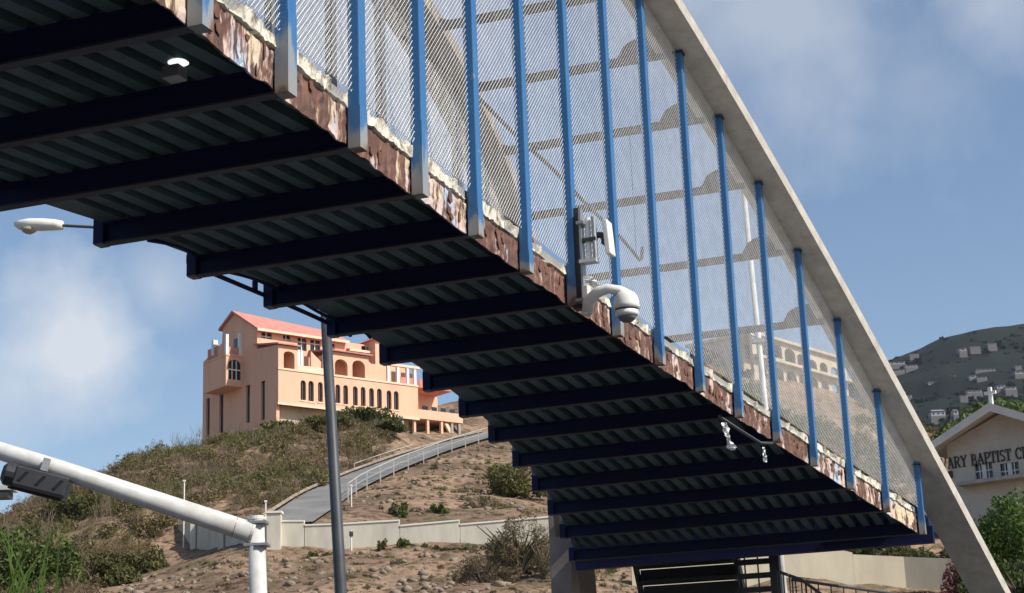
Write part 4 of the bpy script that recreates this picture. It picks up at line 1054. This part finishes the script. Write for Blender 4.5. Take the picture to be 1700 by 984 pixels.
# lower terrace to the right with a long parapet and shaded undercroft
u_t1 = F.front(768, 680)[0]; zp1 = F.front(720, 682)[1]; zp0 = F.front(720, 697)[1]
b = MB(); F.box(b, u_end + .003, u_t1, 0, .3, zp0, zp1); F.box(b, u_end + .003, u_t1, .3, 6, zp0, zp0 + .25); b.build('terrace_parapet', 'peach', pk)
b = MB(); F.box(b, u_end + .3, u_t1 - .2, 4.0, 4.3, zp0 + .26, zp1 + 2.5); tb = b.build('terrace_rear_wall', 'peach', pk)
for x in (705, 720, 735, 750):
    q = F.front(x, 672, 4)[0]; b = MB(); F.box(b, q - .3, q + .35, 3.93, 3.997, zp0 + .3, zp1 + 1.4); b.build('terrace_window', 'glass', tb)
b = MB(); F.box(b, u_end + .3, u_t1 - .5, 1.0, 5.0, zp1 + 2.5, zp1 + 2.75); b.build('terrace_roof', 'roof_red', pk)
zu = zp0 - 2.4
b = MB(); F.box(b, u_end - 2, u_t1 - .2, 3.0, 3.3, zu - 1, zp0 - .003); b.build('undercroft_wall', 'villa', pk)
for x in (664, 670, 690, 712, 735, 752, 764):
    q = F.front(x, 710)[0]; b = MB(); F.box(b, q - .13, q + .13, .1, .4, zu - 1, zp0 - .003); b.build('undercroft_post', 'peach' if x in (690, 712, 735) else 'grey_concrete', pk)
for x0, x1 in ((676, 688), (695, 710), (722, 733), (740, 752)):
    q0, q1 = F.front(x0, 712)[0], F.front(x1, 712)[0]; b = MB(); F.box(b, q0, q1, .9, 1.0, zu - .8, zu + .7); b.build('red_wall_panel', 'roof_red', pk)
b = MB(); q = F.front(740, 700)[0]; b.prism([F.P(q, .2, zp0 - .1), F.P(q + .4, .2, zp0 - .1), F.P(q + 2.1, .2, zu - .4), F.P(q + 1.7, .2, zu - .4)], F.v * .3); b.build('undercroft_stair', 'peach_trim', pk)

# ------------------------------------------------------------------ arcaded villa behind the mesh
O = at(1275, 600, 205); F2 = Frame(O, 40)
vl = thing('arcaded_villa', (O.x, O.y, O.z - 6), 'beige two-storey villa with rows of arches, seen through the bridge mesh', 'building')
def op2(x0, x1, y0, y1, ar): 
    return (F2.front(x0, (y0 + y1) / 2)[0], F2.front(x1, (y0 + y1) / 2)[0], F2.front((x0 + x1) / 2, y1)[1], F2.front((x0 + x1) / 2, y0)[1], ar)
ue = F2.front(1408, 640)[0]; zr = F2.front(1300, 570)[1]; zm = F2.front(1300, 606)[1]; zl_ = F2.front(1300, 655)[1]
row1 = [op2(1265, 1279, 560, 590, .8), op2(1284, 1298, 572, 594, .8), op2(1303, 1320, 579, 602, .8), op2(1324, 1337, 588, 608, .8), op2(1342, 1356, 597, 617, .8), op2(1362, 1374, 602, 630, .8), op2(1380, 1392, 610, 634, .8)]
row1 = [(a, c, max(l_, zm + .25), min(h_, zr - .3), ar) for a, c, l_, h_, ar in row1]
row2 = [(a, c, zl_ + .2, zm - .5, ar) for a, c, l_, h_, ar in row1]
u_s = F2.front(1250, 590)[0]
b = wall_open(F2, MB(), u_s, ue, zm, zr, row1, 0, .4); b.build('upper_arcade', 'villa', vl)
b = wall_open(F2, MB(), u_s, ue, zl_ - 2, zm - .003, row2, 0, .4); b.build('lower_arcade', 'villa', vl)
b = MB(); F2.box(b, u_s, ue, 2.5, 9, zl_ - 2, zr); b.build('body', 'villa', vl)
b = MB(); F2.box(b, u_s - .4, ue + .4, -.5, 9.4, zr + .003, zr + .35); b.build('roof', 'villa', vl)
b = MB(); F2.box(b, u_s - .2, ue + .2, -.9, .0, zm - .1, zm + .25); b.build('balcony', 'villa', vl)
for q in row1 + row2:
    b = MB(); F2.box(b, q[0] + .1, q[1] - .1, 2.42, 2.497, q[2], q[3] - .2); b.build('door', 'glass', vl)

# ------------------------------------------------------------------ church
O = at(1643, 760, 98); CH = Frame(O, 128); CH.v = -CH.v * 1.0; CH.v = Vector((.62, .79, 0)); CH.v = (CH.v - CH.u * CH.v.dot(CH.u)).normalized(); CH.fr = (CH.u, CH.v, BZ)
ch = thing('church', (O.x, O.y, O.z - 5), 'pale church with a gabled front, dark lettering and a white cross on top', 'church')
ua_, za_ = CH.front(1643, 676, -1.2); ul_, zl2 = CH.front(1543, 740, -1.2)
hw = ua_ - ul_
zbot = -8
wins = []
for x0, x1 in ((1619, 1647), (1661, 1691)):
    wins.append((CH.front(x0, 785)[0], CH.front(x1, 772)[0], CH.front((x0 + x1) / 2, 794)[1], CH.front((x0 + x1) / 2, 768)[1], 0))
zs = max(w[3] for w in wins) + .25
b = wall_open(CH, MB(), ul_ + .5, ua_ + hw - .5, zbot, zs, wins, 0, .3); b.build('front_wall', 'church_wall', ch)
b = MB().prism([CH.P(ul_ + .5, 0, zs + .003), CH.P(ua_ + hw - .5, 0, zs + .003), CH.P(ua_ + hw - .5, 0, zl2 + .15), CH.P(ua_, 0, za_ - .25), CH.P(ul_ + .5, 0, zl2 + .15)], CH.v * .3); b.build('gable_wall', 'church_wall', ch)
for w in wins:
    mid = (w[0] + w[1]) / 2
    b = MB(); CH.box(b, w[0], w[1], .16, .2, w[2], w[3]); g = b.build('window', 'glass', ch)
    b = MB(); CH.box(b, mid - .12, mid + .12, .03, .155, w[2], w[3])
    for q in (.25, .75): CH.box(b, w[0] + (w[1] - w[0]) * q - .025, w[0] + (w[1] - w[0]) * q + .025, .06, .15, w[2], w[3])
    CH.box(b, w[0], w[1], .07, .145, (w[2] + w[3]) / 2 - .03, (w[2] + w[3]) / 2 + .03); b.build('glazing_bar', 'church_trim', g)
# roof planes with deep overhang, verge boards
for s, un in ((-1, ul_), (1, ua_ + hw)):
    b = MB(); ov = -1.2
    e1 = (un + s * .5, zl2 - .3)
    b.prism([CH.P(ua_, ov, za_ + .02), CH.P(e1[0], ov, e1[1]), CH.P(e1[0], ov, e1[1] + .16), CH.P(ua_, ov, za_ + .20)], CH.v * 14); ro = b.build('roof', 'church_trim', ch)
    b = MB(); b.prism([CH.P(ua_, ov - .06, za_ - .22), CH.P(e1[0], ov - .06, e1[1] - .24), CH.P(e1[0], ov - .06, e1[1] + .22), CH.P(ua_, ov - .06, za_ + .26)], CH.v * .055); b.build('verge_board', 'church_trim', ro)
for un in (ul_ + .5, ua_ + hw - .8):
    b = MB(); CH.box(b, un, un + .3, .31, 12, zbot, zl2 - .1); b.build('side_wall', 'church_wall', ch)
# ledge below the windows
b = MB(); u0 = CH.front(1598, 800)[0]; CH.box(b, u0, ua_ + hw - .5, -.9, -.003, CH.front(1620, 806)[1], CH.front(1620, 800)[1]); b.build('ledge', 'grey_concrete', ch)
b = MB(); p0 = CH.front(1578, 787); CH.box(b, p0[0] - .14, p0[0] + .14, -.16, -.003, p0[1] - .22, p0[1] + .16); b.build('wall_fixture', 'letter', ch)
# cross
cz0 = CH.front(1643, 673, -1.0)[1]; cz1 = CH.front(1643, 642, -1.0)[1]; H_ = cz1 - cz0
b = MB(); CH.box(b, ua_ - .10, ua_ + .10, -1.0, -.82, cz0 - .1, cz1); CH.box(b, ua_ - .34, ua_ - .103, -.98, -.84, cz0 + H_ * .62, cz0 + H_ * .78); CH.box(b, ua_ + .103, ua_ + .34, -.98, -.84, cz0 + H_ * .62, cz0 + H_ * .78)
b.build('cross', 'white_paint', ch)
# lettering: a serif stroke alphabet
def arcp(cx, cy, rx, ry, a0, a1, n=8): return [(cx + rx * math.cos(R(a0 + (a1 - a0) * k / n)), cy + ry * math.sin(R(a0 + (a1 - a0) * k / n))) for k in range(n + 1)]
T_, t_ = .17, .09
ALPH = {
 'C': (.72, [(arcp(.40, .5, .33, .46, 50, 310, 14), .15), ([(.62, .95), (.62, .66)], t_)]),
 'A': (.78, [([(.10, 0), (.39, 1)], t_), ([(.39, 1), (.68, 0)], T_), ([(.2, .34), (.58, .34)], t_), ([(0, .03), (.22, .03)], .06), ([(.54, .03), (.80, .03)], .06)]),
 'L': (.66, [([(.18, 0), (.18, 1)], T_), ([(.04, .03), (.62, .03)], .07), ([(.60, 0), (.60, .26)], t_), ([(.04, .97), (.34, .97)], .06)]),
 'V': (.76, [([(.10, 1), (.38, 0)], T_), ([(.38, 0), (.66, 1)], t_), ([(0, .97), (.24, .97)], .06), ([(.54, .97), (.78, .97)], .06)]),
 'R': (.78, [([(.18, 0), (.18, 1)], T_), ([(.18, .96), (.40, .96)] + arcp(.40, .74, .2, .22, 90, -90) + [(.18, .52)], .11), ([(.38, .52), (.66, .03)], .15), ([(.03, .03), (.34, .03)], .06), ([(.03, .97), (.3, .97)], .06), ([(.56, .03), (.8, .03)], .06)]),
 'Y': (.74, [([(.10, 1), (.37, .48)], T_), ([(.64, 1), (.37, .48)], t_), ([(.37, .5), (.37, 0)], T_), ([(0, .97), (.23, .97)], .06), ([(.52, .97), (.76, .97)], .06), ([(.22, .03), (.52, .03)], .06)]),
 'B': (.72, [([(.18, 0), (.18, 1)], T_), ([(.18, .96), (.38, .96)] + arcp(.38, .75, .19, .21, 90, -90) + [(.18, .54)], .11), ([(.18, .52), (.40, .52)] + arcp(.40, .28, .23, .24, 90, -90) + [(.18, .04)], .11), ([(.03, .03), (.3, .03)], .06), ([(.03, .97), (.3, .97)], .06)]),
 'P': (.68, [([(.18, 0), (.18, 1)], T_), ([(.18, .96), (.38, .96)] + arcp(.38, .72, .22, .24, 90, -90) + [(.18, .48)], .11), ([(.03, .03), (.36, .03)], .06), ([(.03, .97), (.3, .97)], .06)]),
 'T': (.70, [([(.34, 0), (.34, 1)], T_), ([(.02, .96), (.66, .96)], .08), ([(.04, 1), (.04, .72)], .06), ([(.64, 1), (.64, .72)], .06), ([(.18, .03), (.5, .03)], .06)]),
 'I': (.40, [([(.19, 0), (.19, 1)], T_), ([(.04, .03), (.34, .03)], .06), ([(.04, .97), (.34, .97)], .06)]),
 'S': (.60, [(arcp(.29, .74, .20, .22, 40, 250, 8) + arcp(.29, .26, .22, .23, 70, -150, 9), .13)]),
 'H': (.84, [([(.18, 0), (.18, 1)], T_), ([(.64, 0), (.64, 1)], T_), ([(.18, .5), (.64, .5)], t_), ([(.03, .03), (.34, .03)], .06), ([(.03, .97), (.34, .97)], .06), ([(.5, .03), (.8, .03)], .06), ([(.5, .97), (.8, .97)], .06)]),
 'U': (.78, [([(.18, 1), (.18, .3)] + arcp(.39, .28, .21, .25, 180, 360) + [(.60, 1)], .13), ([(.03, .97), (.34, .97)], .06), ([(.48, .97), (.74, .97)], .06)]),
}
u0, z0_ = CH.front(1562, 773); u1, z1_ = CH.front(1690, 753)
sh_ = CH.front(1628, 752)[1] - CH.front(1628, 771)[1]
text = 'CALVARY BAPTIST CHURCH'
adv = [ALPH[c][0] if c != ' ' else .42 for c in text]
iV = 3; iC = 16
span = sum(adv[iV:iC]); k_ = (CH.front(1686, 755)[0] - u0) / span; zl_t = CH.front(1628, 771)[1]
cur = u0 - sum(adv[:iV]) * k_; Hh = sh_
for c, w in zip(text, adv):
    if c != ' ':
        b = MB(); off = 0
        for pts, th in ALPH[c][1]:
            for a_, c_ in zip(pts[:-1], pts[1:]):
                A2 = Vector((a_[0] * k_, a_[1] * Hh)); B2 = Vector((c_[0] * k_, c_[1] * Hh)); d_ = B2 - A2
                if d_.length < 1e-4: continue
                n_ = Vector((-d_.y, d_.x)).normalized() * th * min(k_, Hh) / 2; e_ = d_.normalized() * .01; off += .0006
                ps = [A2 - e_ + n_, B2 + e_ + n_, B2 + e_ - n_, A2 - e_ - n_]
                b.prism([CH.P(cur + q.x, -.06 - off, zl_t + q.y) for q in ps], CH.v * (.055 + off))
        b.build('letter', 'letter', ch)
    cur += w * k_

# ------------------------------------------------------------------ houses on the mountain
HS = [(1488, 606, 26, 8, 'long pale house near the shoulder of the mountain'), (1512, 611, 20, 7, 'pale house just right of the long shoulder house'), (1492, 618, 16, 6, 'small grey house below the shoulder houses'),
      (1597, 584, 12, 8, 'white cube-shaped house high on the mountain'), (1617, 578, 16, 4, 'low pale house right of the white cube house'), (1645, 573, 14, 4, 'faint low house near the ridge'),
      (1560, 628, 20, 5, 'long white house in the middle of the mountainside'), (1580, 627, 8, 5, 'small house at the end of the long white house'), (1547, 640, 14, 9, 'tall pale house below the long white house'), (1536, 637, 9, 6, 'little grey house left of the tall pale one'),
      (1634, 617, 32, 6, 'wide white-roofed house right of the mountain centre'), (1613, 629, 12, 7, 'pale house under the wide white-roofed house'), (1628, 630, 16, 6, 'grey house under the wide white-roofed house'),
      (1692, 622, 18, 9, 'white house cut by the right edge of the frame'), (1598, 660, 12, 5, 'small white house left of the church cross'), (1616, 653, 24, 7, 'pale terrace of rooms left of the church cross'),
      (1660, 646, 14, 9, 'white house just right of the church cross'), (1676, 648, 18, 8, 'broken-roofed white house right of the church cross'), (1556, 692, 24, 14, 'largest white two-storey house, above the church roof'),
      (1508, 660, 8, 5, 'tiny house hidden low beside the arch'), (1516, 585, 14, 4, 'low house on the skyline beside the arch'), (1585, 690, 8, 12, 'slender pale house beside the church gable'), (1688, 610, 10, 4, 'tiny house above the one at the right edge')]
for hx, hy, wpx, hpx, lab in HS:
    sky_y = float(np.interp(hx, mpx, mpy)); k = min(.99, max(.05, (1150 - hy) / (1150 - sky_y)))
    p = mount(hx, k); p = EYEV + (p - EYEV) * .992; q = p.y / FPX; w, h = wpx * q * 1.0, hpx * q * .85
    t = thing('hillside_house', p, lab, 'house', 'houses on the distant mountain')
    dp = max(6, w * .5); rr = random.Random(int(hx * 7 + hy))
    MB().box(p + BZ * (h * .36), (w, dp, h * .72)).build('wall', 'house_white', t)
    MB().box(p - BZ * 2.3, (w * 1.1, dp * 1.1, 4.5)).build('terrace', 'house_roof', t)
    z = p.z + h * .722
    MB().add([(p.x - w * .55, p.y - dp * .6, z), (p.x + w * .55, p.y - dp * .6, z), (p.x + w * .55, p.y + dp * .6, z), (p.x - w * .55, p.y + dp * .6, z), (p.x - w * .35, p.y, z + h * .3), (p.x + w * .35, p.y, z + h * .3)], [(0, 1, 5, 4), (1, 2, 5), (2, 3, 4, 5), (3, 0, 4), (3, 2, 1, 0)]).build('roof', 'house_white' if rr.random() < .75 else 'house_roof', t)
    nwin = max(1, int(wpx / 7))
    for j in range(nwin):
        x = p.x - w / 2 + w * (j + .5) / nwin; MB().box((x, p.y - dp / 2 - .03, p.z + h * .34), (w / nwin * .32, .06, h * .26)).build('window', 'glass', t)

# ------------------------------------------------------------------ boundary wall on the hillside
def wall_run(parent, pts, th=.3, m='wall_white', cap=True):
    """pts: (px, py_top, Y) corners; the wall goes down into the ground"""
    for (x0, y0, Y0), (x1, y1, Y1) in zip(pts[:-1], pts[1:]):
        a, c = at(x0, y0, Y0), at(x1, y1, Y1)
        d = Vector((c.x - a.x, c.y - a.y, 0)).normalized(); n = Vector((d.y, -d.x, 0))
        bz = min(hz(a.x, a.y), hz(c.x, c.y)) - 1.2
        q = [Vector((a.x, a.y, bz)), Vector((c.x, c.y, bz)), Vector((c.x, c.y, bz)) - n * th, Vector((a.x, a.y, bz)) - n * th]
        tp = [Vector((a.x, a.y, a.z)), Vector((c.x, c.y, c.z)), Vector((c.x, c.y, c.z)) - n * th, Vector((a.x, a.y, a.z)) - n * th]
        s_ = MB().hexa(q + tp).build('wall_panel', m, parent)
        if cap:
            up = [p + BZ * .09 for p in tp]; e = n * .05
            MB().hexa([tp[0] + e + BZ * .003, tp[1] + e + BZ * .003, tp[2] - e + BZ * .003, tp[3] - e + BZ * .003, up[0] + e, up[1] + e, up[2] - e, up[3] - e]).build('coping', 'wall_cap', s_)
w_ = thing('boundary_wall', at(600, 912, 94), 'long stepped pale boundary wall across the foot of the hill road', 'wall')
wall_run(w_, [(458, 866, 94), (505, 866, 94)]); wall_run(w_, [(506, 873, 94), (563, 871, 94)]); wall_run(w_, [(564, 871, 94), (663, 865, 94)]); wall_run(w_, [(664, 874, 94), (763, 865, 94)]); wall_run(w_, [(764, 872, 94), (914, 859, 94)]); wall_run(w_, [(915, 862, 94), (1010, 857, 95)])
pa_ = at(445, 852, 93.6); z_ = hz(pa_.x, pa_.y) - 1
MB().box((pa_.x + .3, pa_.y + .3, (pa_.z + z_) / 2), (.75, .6, pa_.z - z_)).build('gate_pier', 'wall_white', w_)
MB().box((pa_.x + .3, pa_.y + .3, pa_.z + .06), (.9, .75, .11)).build('pier_cap', 'wall_cap', w_)
w2 = thing('shaded_wall', at(360, 915, 99), 'grey shaded wall angling back left of the boundary wall pier', 'wall')
wall_run(w2, [(278, 876, 108), (318, 868, 104)]); wall_run(w2, [(319, 870, 104), (368, 871, 99)]); wall_run(w2, [(369, 866, 98.9), (436, 860, 94.4)])
for x, y, Y in ((368, 872, 98.8), (322, 868, 103.4), (281, 872, 107.5)):
    p = at(x, y, Y); z = hz(p.x, p.y) - 1; MB().box((p.x, p.y - .1, (p.z + z) / 2), (.32, .4, p.z - z)).build('pilaster', 'wall_white', w2)
# guard rail beside the hill road
gr = thing('road_guard_rail', at(640, 800, 118), 'white guard rail with slim posts climbing along the hill road', 'guard rail')
n_f = len(fine); tops = []
for i in range(9, n_f - 4):
    p = offset(i, 1.9); tops.append(p + BZ * .95)
MB().tube(tops, .036, 6).build('top_rail', 'rail_grey', gr)
MB().tube([p - BZ * .42 for p in tops], .016, 6).build('mid_rail', 'rail_grey', gr)
for k, p in enumerate(tops):
    if k % 2 == 0: z = p.z - 1.6; MB().box((p.x, p.y, (p.z + z) / 2), (.075, .075, p.z - z)).build('post', 'rail_grey', gr)
g2 = thing('inner_guard_rail', at(620, 778, 124), 'thin white rail along the inner edge of the hill road', 'guard rail')
tops = [offset(i, -2.1) + BZ * .5 for i in range(19, n_f - 10)]
MB().tube(tops, .03, 6).build('top_rail', 'rail_grey', g2)
for k, p in enumerate(tops):
    if k % 3 == 0: MB().box((p.x, p.y, p.z - .4), (.06, .06, .8)).build('post', 'rail_grey', g2)
# utility stubs and small poles
for x, yt, Y, lab in ((583, 806, 104, 'thin pale marker pole beside the guard rail start'), (306, 798, 104, 'thin pale pole in the scrub above the shaded wall'), (441, 832, 97, 'short pale stake by the road kerb')):
    p = at(x, yt, Y); z = hz(p.x, p.y); t = thing('marker_pole', (p.x, p.y, z), lab, 'pole', 'marker poles')
    MB().tube([(p.x, p.y, z - .3), p], .045, 6).build('shaft', 'wall_cap', t); MB().box(p, (.14, .14, .1)).build('cap', 'white_paint', t)
# kerbside tap post in front of the wall
p = at(583, 880, 93.4); t = thing('pipe_stub', (p.x, p.y, hz(p.x, p.y)), 'thin pipe stub in front of the boundary wall', 'pipe')
MB().tube([(p.x, p.y, hz(p.x, p.y) - .3), p], .05, 6).build('pipe', 'wall_cap', t); MB().box(p - BZ * .2, (.2, .2, .25)).build('valve', 'dark_metal', t)

# cream wall at the right, beyond the stairs
w3 = thing('cream_wall', at(1400, 975, 84), 'smooth cream retaining wall beyond the end of the footbridge', 'wall')
wall_run(w3, [(1048, 938, 84), (1300, 920, 84)], m='cream', cap=False); wall_run(w3, [(1300, 920, 84), (1385, 910, 84), (1415, 917, 84)], m='cream', cap=False); wall_run(w3, [(1415, 920, 84), (1500, 924, 84), (1600, 928, 83)], m='cream', cap=False)

# ------------------------------------------------------------------ individual plants
def pl(px, Y, r, m, n, size, cl, label, name='shrub', cat='shrub', seed=None, **k):
    p = gpx(px, Y); return plant(name, label, cat, p - BZ * .1, r, m, n, size, cl, seed or int(px * 3 + Y), **k)
pl(600, 154, (4.5, 3.5, 1.5), 'green_leaf', 4200, .18, 30, 'wide green bushy tree below the peach building', 'bushy_tree', 'tree', trunk=.5, tw=14)
pl(545, 150, (3.5, 3, 1.3), 'olive_leaf', 3600, .18, 24, 'olive bushy tree behind the lamp post', 'bushy_tree', 'tree', trunk=.3, tw=12)
pl(640, 150, (2.6, 2.4, 1.3), 'olive_leaf', 2800, .18, 20, 'olive bushy tree at the right end of the slope', 'bushy_tree', 'tree', trunk=.3, tw=10)
pl(480, 152, (3.5, 3, 1.2), 'scrub', 3000, .16, 22, 'brownish dry bush below the shaded end wall', trunk=.3)
pl(672, 93.2, (.55, .5, .9), 'green_leaf', 500, .09, 8, 'small round green bush behind the boundary wall step', group='bushes by the wall')
pl(665, 101, (.9, .8, 1.3), 'green_leaf', 800, .11, 10, 'dark green bush just behind the boundary wall', group='bushes by the wall')
pl(632, 93, (.55, .5, .75), 'olive_leaf', 420, .08, 8, 'rounded yellow-green bush in front of the boundary wall', group='bushes by the wall')
pl(728, 101.5, (.8, .7, .9), 'bright_leaf', 600, .10, 9, 'light green bush behind the boundary wall', group='bushes by the wall')
pl(712, 93, (.7, .6, .5), 'olive_leaf', 420, .08, 8, 'low spreading weed in front of the wall step', group='bushes by the wall')
pl(530, 92.5, (1.2, .6, .35), 'olive_leaf', 520, .08, 10, 'low weed patch at the wall foot by the lamp post', group='bushes by the wall')
pl(760, 92.5, (1.5, .6, .4), 'olive_leaf', 620, .08, 10, 'low green weed strip along the wall foot', group='bushes by the wall')
pl(820, 91.5, (1.4, .7, .5), 'olive_leaf', 620, .08, 10, 'grassy weed clump under the right part of the wall', group='bushes by the wall')
pl(850, 112, (3.2, 2.2, 3.4), 'olive_leaf', 4800, .13, 30, 'tangled olive thicket behind the wall next to the deck', 'thicket', 'thicket')
pl(795, 106, (1.8, 1.2, 1.0), 'dry_scrub', 1400, .10, 14, 'greyish dry thicket behind the right part of the wall', 'thicket', 'thicket', flat=.35)
pl(862, 84, (2.6, 1.8, 3.3), 'dry_scrub', 9000, .11, 34, 'tall dry brown thicket beside the arch foot', 'thicket', 'thicket', flat=.3, tw=26)
pl(805, 82, (2.0, 1.3, 1.7), 'dry_scrub', 4200, .09, 14, 'lower dry thicket left of the tall one', 'thicket', 'thicket', flat=.3, tw=16)
pl(905, 82, (1.2, 1.0, 2.6), 'dry_scrub', 1600, .09, 14, 'dry brown bush pressed against the arch foot', 'thicket', 'thicket', flat=.3, tw=16)
for k, (x, Y, s) in enumerate([(655, 133, .8), (690, 128, .6), (720, 124, .7), (742, 128, .55), (785, 122, .7), (640, 112, .5), (700, 160, .6), (680, 160, .5)]):
    pl(x, Y, (s, s * .8, s * .55), 'dry_scrub', 260, .09, 6, ['dark low tuft below the guard rail', 'small brown tuft on the bare bank', 'spread brown tuft high on the bare bank', 'tiny dry tuft in the middle of the bank', 'dry tuft at the right of the bank', 'small tuft near the rail foot', 'dark low shrub under the terrace', 'round dark shrub left under the terrace'][k], group='tufts on the bare bank')
# greenery at the lower left corner
pl(45, 88, (3.9, 2.4, 5.0), 'bush_green', 9000, .15, 40, 'dense green bush in the lower left corner', seed=11)
pl(165, 92, (2.6, 2.0, 2.6), 'olive_leaf', 4600, .14, 26, 'olive bush right of the lower left corner bush', seed=12)
pl(235, 98, (2.0, 1.6, 2.3), 'olive_leaf', 3000, .13, 20, 'rounded olive bush left of the shaded wall', seed=13)
pl(-40, 98, (3.0, 2.4, 4.0), 'green_leaf', 5000, .15, 26, 'green bush cut by the left frame edge', seed=14)
pl(120, 112, (3.0, 2.4, 2.6), 'olive_leaf', 4200, .15, 24, 'olive bush behind the two corner bushes', seed=15)
# tall grass blades at the left edge
t = thing('tall_grass', gpx(15, 40), 'tall bright green grass blades at the left frame edge', 'grass clump')
for k in range(34):
    rr = random.Random(k); p0 = at(rr.uniform(-40, 90), 1020, 40); p1 = at(rr.uniform(-30, 110), rr.uniform(850, 960), 40 + rr.uniform(-.4, .4))
    p0 = Vector((p0.x, p0.y + rr.uniform(-.3, .3), 4.5)); md = (p0 + p1) / 2 + BZ * .3; w = Vector((.022, .004, 0)); b = MB()
    b.add([p0 - w, p0 + w, md + w, md - w, p1], [(0, 1, 2, 3), (3, 2, 4)]); b.build('blade', 'bright_leaf', t)
# right side
pl(1675, 80, (3.0, 2.4, 4.2), 'bright_leaf', 13000, .11, 60, 'leafy bright green tree in front of the church', 'leafy_tree', 'tree', trunk=.9, tw=16, seed=31)
pl(1665, 74, (2.4, 1.6, 2.6), 'green_leaf', 5200, .11, 24, 'dark green bush below the bright tree by the church', seed=32)
pl(1700, 64, (1.6, 1.3, 1.9), 'green_leaf', 3000, .10, 20, 'green bush at the lower right corner', seed=33)
pl(1596, 78, (1.0, .8, 2.4), 'red_flower', 2600, .08, 18, 'reddish bougainvillea bush beside the arch foot', 'bougainvillea', 'shrub', seed=34)
pl(1520, 88, (3.2, 1.6, 1.5), 'olive_leaf', 3600, .12, 24, 'dark olive hedge above the cream wall', 'hedge', 'hedge', seed=35)
pl(1450, 92, (2.6, 1.6, 1.3), 'green_leaf', 3000, .12, 20, 'shaded green bush behind the cream wall', seed=36)
pl(1500, 82.5, (2.2, .6, .5), 'dry_scrub', 1500, .08, 14, 'dry grass strip at the foot of the cream wall', seed=37, flat=.3)
pl(1690, 150, (9, 5, 5), 'green_leaf', 5000, .35, 30, 'green tree crown rising behind the church roof', 'leafy_tree', 'tree', trunk=5, seed=38)
pl(1180, 206, (3.0, 2.5, 2.3), 'scrub', 2200, .2, 18, 'dark scrubby tree on the slope seen through the mesh', 'bushy_tree', 'tree', trunk=.5, seed=39)

# ------------------------------------------------------------------ haze
hzM = bpy.data.materials.new('haze'); hzM.use_nodes = True; t = hzM.node_tree; t.nodes.remove(t.nodes['Principled BSDF'])
pv = t.nodes.new('ShaderNodeVolumePrincipled'); pv.inputs['Color'].default_value = (.80, .88, 1, 1); pv.inputs['Density'].default_value = .00006; pv.inputs['Anisotropy'].default_value = .2
t.links.new(pv.outputs[0], t.nodes['Material Output'].inputs['Volume'])
MATS['haze'] = hzM
o = MB().box((200, 700, 148.4), (4400, 2400, 300)).build('haze', 'haze'); o['kind'] = 'stuff'
